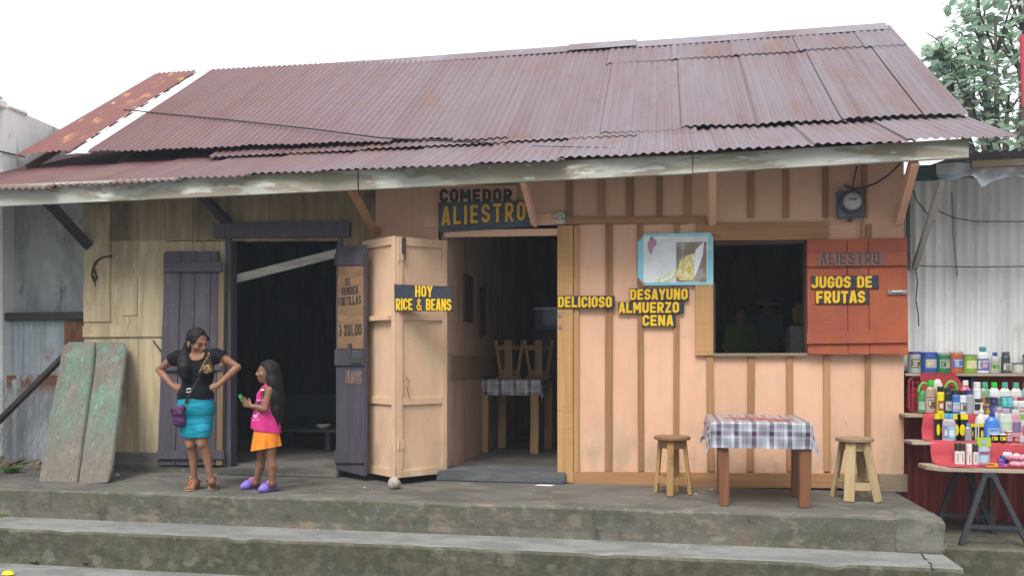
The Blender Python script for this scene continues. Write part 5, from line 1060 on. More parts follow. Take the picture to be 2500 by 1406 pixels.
item('tub:tub', 2302, 50, 32, Y1, 0, (.02, .17, .06), (.3, .4, .34), (.33, .38, .33), 'green tub with translucent lid on the top shelf', 'tub', G1, lab2=(.05, .1, .06))
item('tub:tub', 2333, 52, 32, Y1, 0, (.42, .1, .04), (.5, .3, .24), (.06, .16, .45), 'orange tub with a blue emblem on the top shelf', 'tub', G1, lab2=(.4, .5, .65))
item('tub:tub', 2367, 46, 33, Y1, 0, (.2, .36, .03), (.24, .3, .22), (.62, .58, .3), 'lime green tub with a pale yellow label on the top shelf', 'tub', G1)
item('powder_bottle:bottle', 2399, 64, 30, Y1, 0, WHT, (.05, .3, .4), (.12, .13, .36), 'tall white powder bottle with a violet blue label', 'bottle', G1, lab2=(.45, .3, .33))
item('bottle:clear', 2429, 51, 22, Y1, 0, CLR, (.07, .08, .28), (.3, .33, .34), 'clear bottle with a navy cap next to the tall white one', 'bottle', G1, lab2=(.08, .4, .12))
item('bottle:spray', 2455, 52, 20, Y1, 0, (.06, .065, .07), (.1, .1, .11), (.2, .21, .22), 'smoky black and clear bottle on the top shelf', 'bottle', G1)
item('jar:jar', 2484, 25, 24, Y1, 0, (.5, .5, .44), (.03, .035, .045), (.58, .56, .46), 'small squat jar with a black lid on the top shelf', 'jar', G1)
item('bottle:spray', 2504, 46, 16, Y1, 0, (.25, .28, .34), (.1, .1, .14), None, 'grey bottle cut by the right picture edge, top shelf', 'bottle', G1)
item('jug:jug', 2256, 76, 30, Y2b, 1, (.06, .25, .08), (.1, .48, .05), (.3, .4, .33), 'green handled jug at the left end of the second shelf', 'jug', G2)
item('bottle:bottle', 2273, 80, 26, Y2b-.05, 1, (.38, .28, .2), (.02, .55, .03), (.45, .33, .31), 'shampoo bottle with bright green cap beside the green jug', 'bottle', G2, lab2=(.14, .08, .06))
item('bottle:oval', 2289, 82, 28, Y2b+.05, 1, (.62, .58, .5), None, None, 'rounded cream bottle behind the green capped shampoo', 'bottle', G2)
item('jug:jug', 2322, 80, 34, Y2b+.02, 1, (.07, .26, .06), (.15, .45, .05), (.3, .3, .1), 'green handled jug behind the dark spray cans', 'jug', G2)
item('bottle:bottle', 2357, 80, 26, Y2b, 1, (.55, .14, .2), (.7, .7, .7), (.6, .25, .3), 'pink bottle with a white tag at its neck', 'bottle', G2)
for x, b, cp, lb, l2, s in ((2404, (.2, .33, .22), TEAL, (.38, .43, .28), (.3, .4, .3), 'murky green bottle with teal cap, left of its row'), (2427, WHT, (.02, .6, .06), (.6, .58, .55), (.14, .08, .08), 'white bottle with bright green cap and a portrait label'), (2453, (.6, .62, .55), TEAL, (.05, .2, .55), (.5, .6, .7), 'white bottle with teal cap and a blue label'), (2480, (.6, .63, .58), TEAL, (.3, .42, .12), (.25, .4, .3), 'white and green bottle with teal cap near the right edge'), (2506, (.2, .38, .42), TEAL, None, None, 'teal bottle cut by the right picture edge')):
    item('bottle:bottle', x, 76, 27, Y2b, 1, b, cp, lb, s, 'bottle', G2, lab2=l2)
for x, h, wd, b, cp, lb, l2, s in ((2296, 66, 17, YEL, BLK, (.2, .08, .04), (.6, .5, .4), 'yellow spray can with a black cap'), (2314, 64, 18, BLK, (.03, .03, .035), (.3, .31, .32), (.1, .1, .1), 'black spray can with a grey label'), (2333, 58, 20, (.05, .15, .42), (.03, .03, .045), (.45, .55, .7), (.55, .4, .36), 'blue spray can with a dark cap and face label'), (2350, 57, 18, (.6, .65, .7), (.025, .025, .03), (.1, .11, .12), None, 'silver white spray can with a black cap'), (2367, 59, 17, (.33, .34, .38), (.08, .05, .25), None, None, 'grey spray can with a purple cap'), (2385, 78, 18, WHT, WHT, (.03, .03, .03), None, 'tall white can with a black band'), (2401, 42, 13, (.24, .1, .04), (.28, .12, .05), None, None, 'brown roll on stick in the front row'), (2413, 42, 14, (.03, .04, .03), (.03, .035, .03), (.12, .13, .1), None, 'black green stick in the front row'), (2426, 42, 16, (.03, .03, .1), (.03, .03, .11), (.2, .2, .3), None, 'navy stick in the front row'), (2439, 40, 12, (.07, .17, .15), (.08, .18, .16), (.3, .33, .25), None, 'grey green stick in the front row'), (2452, 40, 14, (.1, .5, .42), (.1, .48, .4), (.06, .2, .2), None, 'mint stick, left of the two aqua ones'), (2465, 40, 14, (.1, .45, .5), (.16, .48, .6), (.06, .2, .22), None, 'aqua blue stick right of the mint one'), (2478, 42, 13, WHT, (.62, .28, .36), (.1, .1, .1), None, 'white stick with a pink cap'), (2493, 42, 20, WHT, (.28, .05, .1), (.5, .48, .5), None, 'white roll on with a maroon cap')):
    item('spray_can:spray', x, h, wd, Y2a, 1, b, cp, lb, s+' on the second shelf', 'spray can', G3, lab2=l2)
for k, (x, h, wd, y, s) in enumerate(((2289, 64, 14, Y3b, 'black bottle with yellow cap, leftmost on the third shelf'), (2301, 64, 13, Y3b, 'black bottle with yellow cap, second on the third shelf'), (2333, 64, 20, Y3b, 'black bottle with yellow cap behind the blue capped pair'), (2348, 64, 24, Y3b, 'broad black bottle with yellow cap and big oval label'))):
    item('hair_oil_box:box', x, h, wd, y, 2, BLK, YEL, YEL, s, 'bottle', G4)
for x, y, s in ((2311, Y3a, 'clear bottle with sky blue cap, left of the pair'), (2322, Y3a-.015, 'clear bottle with sky blue cap and blue label, right of the pair')):
    item('bottle:clear', x, 67, 20, y, 2, (.42, .38, .42), (.1, .42, .68), (.1, .38, .62) if x > 2315 else (.3, .2, .32), s, 'bottle', G4, lab2=(.6, .66, .7))
item('bottle:clear', 2364, 44, 16, Y3a, 2, (.3, .27, .28), (.1, .35, .6), None, 'small clear bottle with a blue cap on the third shelf', 'bottle', G4)
for k, x in enumerate((2375, 2382, 2389, 2396)): item('hair_oil_box:box', x, 40+1*k, 11, Y3b-.02*k+.03, 2, BLK, YEL, YEL, ('small black box with yellow top, leftmost of the slanting row of four', 'small black box with yellow top, second of the slanting row', 'small black box with yellow top, third of the slanting row', 'small black box with yellow top, rightmost of the slanting row')[k], 'box', G4)
item('pump_bottle:pump', 2396, 95, 32, Y3b, 2, (.64, .63, .58), (.66, .65, .6), None, 'white lotion bottle with white pump on the third shelf', 'pump bottle', G4)
item('pump_bottle:pump', 2411, 92, 32, Y3b+.03, 2, (.6, .58, .54), (.42, .3, .06), None, 'white lotion bottle with golden pump on the third shelf', 'pump bottle', G4)
item('pump_bottle:pump', 2422, 88, 38, Y3a+.01, 2, (.05, .18, .56), (.03, .05, .25), (.25, .36, .66), 'blue lotion bottle with navy pump on the third shelf', 'pump bottle', G4)
item('lotion_bottle:oval', 2440, 78, 28, Y3b+.04, 2, (.55, .52, .54), (.4, .27, .38), None, 'white lotion bottle with lilac cap, half hidden behind the blue pump', 'bottle', G4)
item('lotion_bottle:oval', 2455, 78, 31, Y3b-.01, 2, (.55, .62, .54), (.42, .3, .4), (.46, .56, .46), 'pale green lotion bottle with lilac cap on the third shelf', 'bottle', G4)
item('lotion_bottle:oval', 2479, 76, 26, Y3b-.01, 2, (.58, .3, .36), (.62, .6, .6), (.2, .14, .24), 'pink lotion bottle with white cap on the third shelf', 'bottle', G4)
item('carton:box', 2498, 66, 20, Y3b, 2, (.62, .6, .56), (.18, .45, .06), (.4, .14, .16), 'white carton with a green top at the right picture edge', 'carton', G4)
for x, s in ((2426, 'white lidded jar with yellow label, left of the pair'), (2446, 'white lidded jar with yellow label, right of the pair')): item('jar:tub', x, 20, 19, Y3a-.025, 2, BLK, WHT, YEL, s, 'jar', G4)
for x, bz, s in ((2463, 0, 'red round tin, lower one of the stacked pair'), (2463, 1, 'red round tin stacked on another tin')): item('tin:tub', x, 14, 16, Y3a-.025, 2, (.45, .05, .06), WHT, (.6, .5, .5), s, 'tin', G4, base=SH[2][1]+.009+bz*.0505)
item('tin:tub', 2482, 14, 15, Y3a-.025, 2, (.5, .06, .1), (.4, .05, .08), (.55, .4, .42), 'red flat tin right of the stacked tins', 'tin', G4); item('carton:box', 2496, 14, 20, Y3a-.025, 2, (.5, .48, .54), (.6, .58, .62), None, 'flat lilac carton at the right end of the third shelf', 'carton', G4)
for x, h, cp, s in ((2337, 52, (.05, .035, .035), 'white tube with brown black cap, leftmost on the counter'), (2349, 52, (.05, .035, .035), 'white tube with brown black cap, second on the counter'), (2366, 50, WHT, 'all white tube standing in front of the black capped ones'), (2381, 50, (.05, .035, .035), 'white tube with brown black cap beside the green pouch')):
    item('cream_tube:tube', x, h, 13, Y4b if cp != WHT else Y4b-.03, 3, (.68, .68, .66), cp, (.06, .06, .06), s, 'tube', G5)
item('refill_pouch:pouch', 2401, 66, 31, Y4b, 3, (.36, .48, .60), (.36, .52, .03), (.3, .42, .56), 'standing lime green and pale blue refill pouch on the counter', 'pouch', G5)
def carton(x, Y, w, h, d, c, c2, label, rot=0., base=0):
    z = SH[3][1]+.009+base; p = V((XP(x, Y), Y, z)); t = thing('carton', label, 'carton', p, G5); R = Matrix.Rotation(rot, 3, 'Z')
    def bx(x0, x1, y0, y1, z0, z1): mb = MB(); mb.box(x0, x1, y0, y1, z0, z1); mb.v = [p+R@q for q in mb.v]; return mb
    bx(-w/2, w/2, -d/2, d/2, 0, h).build('body', plain(c, .35), t, bevel=.002); bx(-w/2*.98, w*.1, -d/2-.0012, -d/2+.002, h*.45, h*.92).build('label', plain(c2, .35), t)
carton(2421, -.70, .09, .033, .04, (.66, .36, .03), (.45, .05, .04), 'flat yellow and red carton at the counter edge', .05)
carton(2442, -.70, .042, .042, .04, (.42, .05, .22), (.12, .1, .35), 'magenta carton beside the yellow and red one', -.05); carton(2442, -.69, .042, .03, .04, (.3, .06, .25), (.15, .2, .5), 'small violet carton stacked on the magenta one', .1, .0435)
carton(2455, -.70, .042, .03, .04, (.46, .04, .14), (.2, .25, .5), 'crimson carton next to the pink slippers', .0); carton(2412, -.63, .14, .022, .05, (.48, .08, .1), (.2, .25, .45), 'flat red packet lying behind the yellow carton', -.35); carton(2425, -.58, .13, .02, .05, (.4, .28, .3), (.5, .06, .1), 'pinkish packet lying behind the red packet', .3, 0)
m = MB(); m.lathe([(.03, 0), (.038, .085), (.036, .085), (.03, .01)], (XP(2453, -.59), -.59, SH[3][1]+.009), 16); tag(m.build('cup', plain((.03, .1, .4), .4), smooth=.7), 'blue plastic cup behind the pink slippers', 'cup', G5)
t = item('stick:bottle', 2459, 28, 22, -.59, 3, WHT, (.62, .06, .3), (.6, .45, .55), 'white and pink bottle standing in the blue cup', 'bottle', G5, base=SH[3][1]+.05)
item('lotion_bottle:oval', 2482, 30, 24, -.56, 3, (.62, .66, .66), None, (.06, .1, .13), 'oval white bottle with a dark label behind the slippers', 'bottle', G5, base=SH[3][1]+.009); item('lotion_bottle:oval', 2500, 28, 20, -.56, 3, (.5, .46, .58), None, None, 'pale lilac oval bottle at the right picture edge', 'bottle', G5)
PINK = mat('pink_towel', (.68, .30, .38), [dict(c=(.5, .18, .26), s=(40, 40, 40), lo=.45, hi=.6)], rough=.8)
for k, (x, Y, zb, lb) in enumerate(((2470, -.66, .052, 'pink rolled slipper on top, left one'), (2496, -.66, .05, 'pink rolled slipper on top at the picture edge'), (2478, -.705, .0, 'pink rolled slipper lowest at the counter edge'), (2502, -.705, .0, 'pink rolled slipper at the lower right picture edge'))):
    s = Sdf(); c = np.array((XP(x, Y), Y, SH[3][1]+.036+zb)); s.ell(c, (.05, .03, .027), .01); s.ell(c+(-.022, -.014, .006), (.02, .018, .02), .012); s.ell(c+(.02, -.018, .0), (.026, .014, .019), .008); s.ell(c+(.0, -.028, .004), (.012, .006, .006), .006)
    tag(s.build('slipper', PINK, h=.006), lb, 'slipper', G5)
# ================================================================== TREES AND THE RED BANNER
LEAF = mat('broad_leaf', (.2, .265, .2), [dict(c=(.14, .21, .155), s=(1.2, 1.2, 1.2), lo=.4, hi=.6), dict(c=(.2, .215, .11), s=(2.5, 2.5, 2.5), lo=.58, hi=.68)], rough=.45, spec=.4, transl=1, isl=.25); BARK = mat('bark', (.16, .13, .1), [dict(c=(.09, .07, .06), s=(9, 9, 2), lo=.4, hi=.6)], rough=.9)
def tree(label, base, htr, clumps, nl, size, seed):
    rn = random.Random(seed); t = thing('tree', label, 'tree', base); b = V(base); m = MB()
    top = b+V((.1, 0, htr)); m.tube([b, b+V((.05, .03, htr*.5)), top], [.2, .16, .11], 10)
    for (c, r) in clumps:
        c = V(c); a = b.lerp(top, rn.uniform(.55, 1)); mid = a.lerp(c, .5)+V((rn.uniform(-.2, .2), rn.uniform(-.2, .2), .15)); m.tube([a, mid, c], [.07, .045, .02], 7)
        for k in range(5): q = c+V((rn.uniform(-1, 1), rn.uniform(-1, 1), rn.uniform(-.6, 1)))*r*.8; m.tube([mid.lerp(c, .7), c.lerp(q, .5)+V((0, 0, .05)), q], [.022, .014, .006], 5)
    m.build('trunk', BARK, t, smooth=True); m = MB()
    for k in range(nl):
        c, r = rn.choice(clumps); d = V((rn.gauss(0, 1), rn.gauss(0, 1), rn.gauss(0, 1))).normalized(); p = V(c)+d*r*rn.uniform(.35, 1.05)
        a = rn.uniform(0, 6.28); ax = (V((math.cos(a), math.sin(a), rn.uniform(-.5, .2)))).normalized(); sd = ax.cross(V((rn.uniform(-.5, .5), rn.uniform(-.5, .5), 1))).normalized(); l = size*rn.uniform(.7, 1.25); ww = l*.3; up = sd.cross(ax)
        m.add([p, p+ax*l*.4-sd*ww+up*ww*.3, p+ax*l*.8-sd*ww*.8+up*ww*.25-V((0, 0, .02)), p+ax*l-V((0, 0, l*.12)), p+ax*l*.8+sd*ww*.8+up*ww*.25-V((0, 0, .02)), p+ax*l*.4+sd*ww+up*ww*.3, p+ax*l*.45], [(0, 6, 1), (1, 6, 2), (2, 6, 3), (3, 6, 4), (4, 6, 5), (5, 6, 0)])
    m.build('crown', LEAF, t); return t
YT = 5.2
def tp(px, py, dy=0.): q = W(px, py, YT+dy); return tuple(q)
cl = [(tp(2330, 140), .55), (tp(2300, 175, .4), .38), (tp(2385, 110, .8), .8), (tp(2430, 40), .85), (tp(2480, 120), .85), (tp(2400, 210, .6), .7), (tp(2350, 215), .5), (tp(2460, 250), .7), (tp(2405, 290, .3), .55), (tp(2500, 330, .5), .7), (tp(2540, 180), 1.), (tp(2500, -10), .9), (tp(2550, 30), 1.), (tp(2440, 360, -.3), .5), (tp(2385, 20, .3), .5), (tp(2288, 130, .3), .2)]
b = W(2440, 800, YT); tree('broad leaved tree rising behind the roof at the right', (b.x, YT, ZG), 4.4, cl, 1650, .155, 5)
YT2 = 9.
q = W(-14, 232, YT2); tree('small leafy tree top just showing beyond the grey house at the left edge', (q.x-.3, YT2, ZG), q.z-.2, [(tuple(q), .16), (tuple(q+V((-.5, 0, .1))), .5)], 160, .12, 8)
bn = thing('red_banner', 'red hanging banner board cut off by the right picture edge', 'banner', W(2510, 1300, -1.))
m = MB(); m.prism([W(2492, 86, -1.0), W(2600, 60, -1.0), W(2600, 250, -1.0), W(2497, 262, -1.0)], (0, .03, 0)); m.build('board', plain((.5, .06, .09), .5), bn, bevel=.004)
m = MB(); m.tube([V((XP(2570, -.97), -.96, ZL)), V((XP(2570, -.97), -.96, 4.3))], .035, 10); m.build('post', plain((.3, .3, .3), .5), bn)
# ================================================================== PEOPLE
SKIN = mat('brown_skin', (.27, .135, .085), [dict(c=(.235, .112, .068), s=(9, 9, 9), lo=.4, hi=.65), dict(c=(.29, .143, .09), s=(30, 30, 30), lo=.5, hi=.7, a=.5)], rough=.6, spec=.25); SKIN2 = mat('brown_skin_child', (.24, .118, .07), [dict(c=(.2, .094, .054), s=(12, 12, 12), lo=.4, hi=.65)], rough=.5, spec=.35)
HAIRM = mat('black_hair', (.008, .0075, .009), [dict(c=(.016, .014, .015), s=(60, 60, 4), lo=.45, hi=.65)], rough=.6, spec=.18, bump=.6, bs=(110, 110, 5))
LIPS = plain((.21, .075, .06), .45); EYEW = plain((.17, .13, .11), .4); EYED = plain((.02, .013, .011), .3); BROW = plain((.085, .045, .03), .7)
def face_frame(yaw, pitch, roll=0.):            # yaw 0 looks at the street (-Y), positive turns to +X ; pitch positive looks down
    Rz = Matrix.Rotation(yaw, 3, 'Z'); Rx = Matrix.Rotation(pitch, 3, 'X'); Ry = Matrix.Rotation(roll, 3, 'Y'); return np.array(Rz@Rx@Ry)
def head(S, c, s, R):
    """head of height 2*s*~.115 centred at c; local axes x right, -y forward, z up; returns a local-to-world function"""
    def P(x, y, z): return np.array(c)+R@(np.array((x, y, z))*s)
    S.ell(P(0, .012, .03), np.array((.077, .096, .088))*s, .02, R); S.ell(P(0, -.022, -.045), np.array((.06, .066, .07))*s, .03, R)
    S.cone(P(0, -.055, -.093), P(0, -.06, -.097), .022*s, .018*s, .03)                  # chin
    for k in (-1, 1):
        S.ell(P(k*.04, -.058, -.03), np.array((.026, .024, .024))*s, .02, R)           # cheek
        S.cone(P(k*.012, -.088, .018), P(k*.042, -.078, .016), .009*s, .008*s, .012)  # brow
        S.ell(P(k*.079, .012, -.02), np.array((.01, .018, .031))*s, .006, R)           # ear
        S.ell(P(k*.011, -.092, -.04), np.array((.009, .01, .007))*s, .006, R)
    for k in (-1, 1): S.ell(P(k*.032, -.0775, .0025), np.array((.0175, .0115, .0085))*s, .006, R)   # upper lids
    S.cone(P(0, -.088, .012), P(0, -.104, -.034), .008*s, .0125*s, .012)               # nose
    S.ell(P(0, -.083, -.066), np.array((.023, .012, .012))*s, .01, R)                  # mouth mound
    return P
def face_parts(parent, P, s, R, closed=.5):
    for k in (-1, 1):
        q = Sdf(); q.ell(P(k*.032, -.077, -.006), np.array((.0145, .0085, .0058))*s, .001, R); q.build('eye', EYEW, parent, h=.0022)
        q = Sdf(); q.ell(P(k*.032, -.083, -.007), np.array((.0062, .005, .0056))*s, .001, R); q.build('iris', EYED, parent, h=.0018)
        m = MB(); m.tube([P(k*.018, -.0845, -.003), P(k*.032, -.0885, -.0035), P(k*.047, -.079, -.006)], .0013*s, 6); m.build('eyelid', BROW, parent)
        m = MB(); m.tube([P(k*.014, -.0965, .021), P(k*.033, -.0925, .028), P(k*.054, -.075, .02)], [.0018*s, .0026*s, .0012*s], 6); m.build('eyebrow', BROW, parent)
    q = Sdf(); q.ell(P(0, -.0935, -.062), np.array((.021, .006, .0045))*s, .004, R); q.ell(P(0, -.0925, -.071), np.array((.018, .006, .0055))*s, .004, R); q.build('lips', LIPS, parent, h=.0022)
def fist(S, w, k, thumb, pal, s=1., kk=.006):
    """closed hand: w wrist, k knuckle centre, pal direction the palm faces, thumb direction of the thumb side"""
    w, k, th, pl = [np.array(q, float) for q in (w, k, thumb, pal)]; ax = (k-w)/np.linalg.norm(k-w); pl = pl-ax*(pl@ax); pl /= np.linalg.norm(pl); th = np.cross(ax, pl)*np.sign(np.cross(ax, pl)@th)
    S.cone(w, w+(k-w)*.95, .024*s, .027*s, .012); S.ell((w+2*k)/3, np.array((.034, .034, .034))*s*.85, .012)
    for i in range(4):
        o = th*(.030-.02*i)*s; a = k+o; L = (.034, .038, .036, .029)[i]*s; b = a+ax*.008*s+pl*L*.75; c = b-ax*L*.8+pl*.004
        S.cone(w+(k-w)*.5+o*.6, a, .011*s, .0105*s, kk); S.cone(a, b, .0105*s, .0095*s, kk); S.cone(b, c, .0095*s, .0085*s, kk)
    a = w+(k-w)*.45+th*.026*s; b = a+th*.012*s+pl*.02*s+ax*.02*s; S.cone(a, b, .013*s, .0115*s, kk); S.cone(b, b+ax*.022*s+pl*.01*s-th*.014*s, .0115*s, .009*s, kk)
def openhand(S, w, k, thumb, pal, s=1., spread=.16, curl=.25):
    w, k, th, pl = [np.array(q, float) for q in (w, k, thumb, pal)]; ax = (k-w)/np.linalg.norm(k-w); pl = pl-ax*(pl@ax); pl /= np.linalg.norm(pl); th = np.cross(ax, pl)*np.sign(np.cross(ax, pl)@th)
    for i in range(4):
        o = th*(.028-.0187*i)*s; a = k+o-ax*.006*abs(i-1.2)*s; d = ax+th*spread*(1.4-i)*.8; d /= np.linalg.norm(d); L = (.068, .076, .071, .055)[i]*s
        S.cone(w+th*(.012-.008*i)*s, a, .013*s, .0115*s, .008); b = a+d*L*.45+pl*L*curl*.15; c = b+d*L*.32+pl*L*curl*.35; e = c+d*L*.22+pl*L*curl*.4
        S.cone(a, b, .0098*s, .0088*s, .004); S.cone(b, c, .0088*s, .008*s, .004); S.cone(c, e, .008*s, .0068*s, .004)
    a = w+(k-w)*.3+th*.022*s; b = a+th*.03*s+ax*.028*s+pl*.008*s; c = b+th*.014*s+ax*.026*s+pl*.004*s; S.cone(a, b, .015*s, .0115*s, .008); S.cone(b, c, .0115*s, .0085*s, .004)
def foot(S, ank, heel, toe, s=1., zs=.012):
    an, h, t = [np.array(q, float) for q in (ank, heel, toe)]; d = (t-h); L = np.linalg.norm(d[:2]); d = d/np.linalg.norm(d); sd = np.cross(d, (0, 0, 1.)); g = lambda u, v, z: h+d*L*u+sd*v*s+np.array((0, 0, z-h[2]+zs))
    S.cone(an, g(.12, 0, .035*s), .034*s, .032*s, .02); S.cone(g(.1, 0, .03*s), g(.06, 0, .026*s), .03*s, .026*s, .02); S.cone(g(.22, 0, .055*s), g(.62, 0, .024*s), .032*s, .024*s, .03)
    S.cone(g(.2, .006, .022*s), g(.7, .012, .018*s), .024*s, .024*s, .02); S.cone(g(.2, -.006, .022*s), g(.66, -.016, .016*s), .022*s, .02*s, .02)
    for i in range(5): v = .026-.0135*i; u = (.97, .95, .91, .86, .8)[i]; r = (.0125, .0095, .009, .0085, .008)[i]*s; S.cone(g(.66-.02*i, v*.9, .014*s), g(u, v, .010*s), r*1.1, r, .006)
    return g
# ------------------------------------------------------------------ the woman
YW = -1.15
def P(px, py, dy=0.): return np.array(W(px, py, YW+dy))
woman = thing('person', 'woman in black top and turquoise skirt with hands on hips on the porch', 'person', G(487, 1196, 0))
def gz(px, py, z=0.): q = np.array(G(px, py, 0)); q[2] = z; return q
TOR = Sdf()
TOR.ell(P(482, 902), (.150, .10, .15), .05); TOR.ell(P(482, 925, .005), (.140, .098, .12), .05); TOR.ell(P(480, 958), (.155, .105, .10), .05)
for x, dy in ((460, -.075), (503, -.075)): TOR.ell(P(x, 905, dy), (.056, .046, .055), .04)
TOR.cone(P(446, 873), P(520, 871), .058, .058, .05); TOR.cone(P(440, 872), P(452, 872), .055, .05, .04); TOR.cone(P(515, 871), P(528, 869), .05, .056, .04)
HIPS = Sdf(); HIPS.ell(P(478, 992), (.172, .125, .12), .05); HIPS.ell(P(478, 965), (.155, .108, .10), .05); HIPS.ell(P(478, 1000, .05), (.15, .1, .1), .05)
HIPS.cone(P(461, 1000), P(466, 1078, -.02), .090, .056, .04); HIPS.cone(P(497, 1000), P(492, 1076, -.035), .090, .056, .04)
ARM = Sdf(); sL, eL, wL, kL = P(428, 873, .0), P(388, 903, .06), P(421, 940, -.05), P(436, 950, -.085); sR, eR, wR, kR = P(535, 868, 0), P(580, 896, .05), P(535, 938, -.09), P(519, 948, -.125)
def arm(S, s, e, w, k=1.):
    mid = s+(e-s)*.45; S.cone(s, mid, .045*k, .042*k, .02); S.cone(mid, e, .042*k, .035*k, .008); m2 = e+(w-e)*.3; S.cone(e, m2, .035*k, .037*k, .008); S.cone(m2, w, .037*k, .0245*k, .008)
arm(ARM, sL, eL, wL, .92); arm(ARM, sR, eR, wR, .92)
fist(ARM, wL, kL, (0, -.4, 1), (.2, .8, -.2)); fist(ARM, wR, kR, (0, -.4, 1), (-.2, .8, -.2))
BODY = Sdf(TOR); BODY.p += HIPS.p; BODY.p += ARM.p
BODY.cone(P(486, 876, .015), P(482, 852, .01), .052, .05, .03)
aL, aR = gz(476, 1186, .075), gz(516, 1186, .075)
aL = P(475, 1177, .03); aR = P(517, 1175, .0)
kn, kn2 = P(467, 1086, -.03), P(495, 1083, -.06)
for kk_, a in ((kn, aL), (kn2, aR)):
    d = a-kk_; BODY.cone(kk_+(0, .0, .09), kk_, .054, .047, .012); BODY.ell(kk_+(0, -.03, .0), (.032, .028, .04), .02); BODY.cone(kk_, kk_+d*.32+(0, .018, 0), .043, .044, .008); BODY.cone(kk_+d*.32+(0, .018, 0), kk_+d*.72, .044, .0305, .008); BODY.cone(kk_+d*.72, a, .0305, .028, .008)
hl, tl = gz(482, 1190), gz(433, 1209); hr, tr = gz(515, 1188), gz(533, 1213)
tl = hl+(tl-hl)/np.linalg.norm(tl-hl)*.235; tr = hr+(tr-hr)/np.linalg.norm(tr-hr)*.235
gl = foot(BODY, aL, hl, tl, 1.05); gr = foot(BODY, aR, hr, tr, 1.05)
HR = face_frame(math.radians(64), math.radians(16), math.radians(-4)); HC = np.array(P(483, 835, -.01))
HP = head(BODY, HC, 1.09, HR)
body = BODY.build('body', SKIN, woman, h=.0048)
face_parts(woman, HP, 1.09, HR)
# hair: cap with a side parting, and the tail brought forward over the chest
H = Sdf(); hs_ = 1.09
H.ell(HP(0, .024, .036), np.array((.086, .100, .092))*hs_, .01, HR); H.ell(HP(.0, .05, -.02), np.array((.075, .07, .08))*hs_, .02, HR)
fr_ = lambda Q: (np.array(Q)-HC)@HR/hs_
def hcut(Q):                                   # keeps the face free
    q = (Q-HC)@HR/hs_; return np.maximum.reduce([-.058+0*q[..., 0]-q[..., 1]-.55*np.maximum(q[..., 2]-.03, 0)+(-.0), -(q[..., 2]-.062+.35*np.abs(q[..., 0]-.02)) ])*-1
def facecut(Q):
    q = (Q-HC)@HR/hs_; x, y, z = q[..., 0], q[..., 1], q[..., 2]
    e = np.sqrt(((x)/(.074-.25*np.maximum(z, 0)))**2+((z+.03)/.118)**2)-1; return np.where(y < -.002+.0*x, -e*.07, -.1+0*x)
H.cuts = [facecut]
for k in range(7):
    u = k/6; H.cone(HP(-.012, -.066+.02*u, .104), HP(.071, -.056+.03*u, .046-.03*u), .008, .008, .012); H.cone(HP(-.014, -.066+.02*u, .104), HP(-.071, -.05+.03*u, .03-.03*u), .008, .008, .012)
h1 = H.build('hair', HAIRM, woman, h=.0045)
T2 = Sdf(); pts = [np.array(HP(-.055, .045, -.03)), P(453, 866, -.03), P(449, 882, -.10), P(450, 900, -.135), P(452, 915, -.14), P(457, 921, -.14)]; rr = [.045, .05, .058, .06, .045, .018]
for a, b, ra, rb in zip(pts, pts[1:], rr, rr[1:]): T2.cone(a, b, ra, rb, .03)
T2.build('ponytail', HAIRM, woman, h=.006)
# blouse with cap sleeves and the leopard print panel
BL = Sdf(TOR); BL.p += HIPS.p[:3]; BL.cone(sL+(.03, 0, .005), sL+(eL-sL)*.30, .054, .056, .02); BL.cone(sR-(.03, 0, -.005), sR+(eR-sR)*.2, .056, .057, .02); BL.cone(P(486, 872, .01), P(486, 866, .01), .055, .05, .02); BL.t = .011
nd = np.array((0., -.35, 1)); nd /= np.linalg.norm(nd); nc = P(487, 877, -.06)
zh = P(480, 973)[2]
BL.cuts = [lambda Q: zh-Q[..., 2]+.006*np.sin(Q[..., 0]*25), lambda Q: -(np.sqrt(((Q[..., 0]-P(489, 874)[0])/.085)**2+((Q[..., 1]-YW+.06)/.12)**2+((Q[..., 2]-P(489, 866)[2])/.055)**2)-1)*.055]
d_l = (eL-sL)/np.linalg.norm(eL-sL); d_r = (eR-sR)/np.linalg.norm(eR-sR)
BL.cuts += [lambda Q: np.where(Q[..., 0] < sL[0]+.02, (Q-(sL+d_l*.05))@d_l, -1.), lambda Q: np.where(Q[..., 0] > sR[0]-.02, (Q-(sR+d_r*.035))@d_r, -1.)]
BLK_CL = mat('black_jersey', (.0075, .008, .011), [dict(c=(.013, .0135, .017), s=(14, 14, 14), lo=.45, hi=.65)], rough=.9, spec=.1, bump=1., bs=(12, 12, 7))
LEO = mat('leopard_print', (.34, .21, .06), [dict(c=(.03, .018, .012), s=(75, 75, 75), lo=.46, hi=.52, d=2), dict(c=(.45, .3, .1), s=(40, 40, 40), lo=.62, hi=.68)], rough=.7)
LP = [(510, 858), (482, 914), (519, 908), (521, 893), (514, 872)]
BL.build('blouse', [BLK_CL, LEO], woman, h=.0045, pick=lambda p: 1 if p[1] < YW-.02 and inpoly(*PR(p), LP) else 0)
kn, kn2 = P(467, 1086, -.03), P(495, 1083, -.06)
SKT = Sdf(HIPS); SKT.t = .012; z_t, z_b = P(478, 969)[2], P(478, 1066)[2]
for a, b in (((462, 1040), (466, 1074)), ((494, 1040), (490, 1074)), ((478, 1030), (478, 1074))): SKT.cone(P(*a, -.01), P(*b, -.02), .078, .054, .04)
for q in (kn, kn2): SKT.cone(q+(0, 0, .12), q+(0, 0, -.01), .064, .050, .02)
SKT.cuts = [lambda Q: Q[..., 2]-z_t-.004, lambda Q: z_b-Q[..., 2]+.004*np.sin(Q[..., 0]*20)]
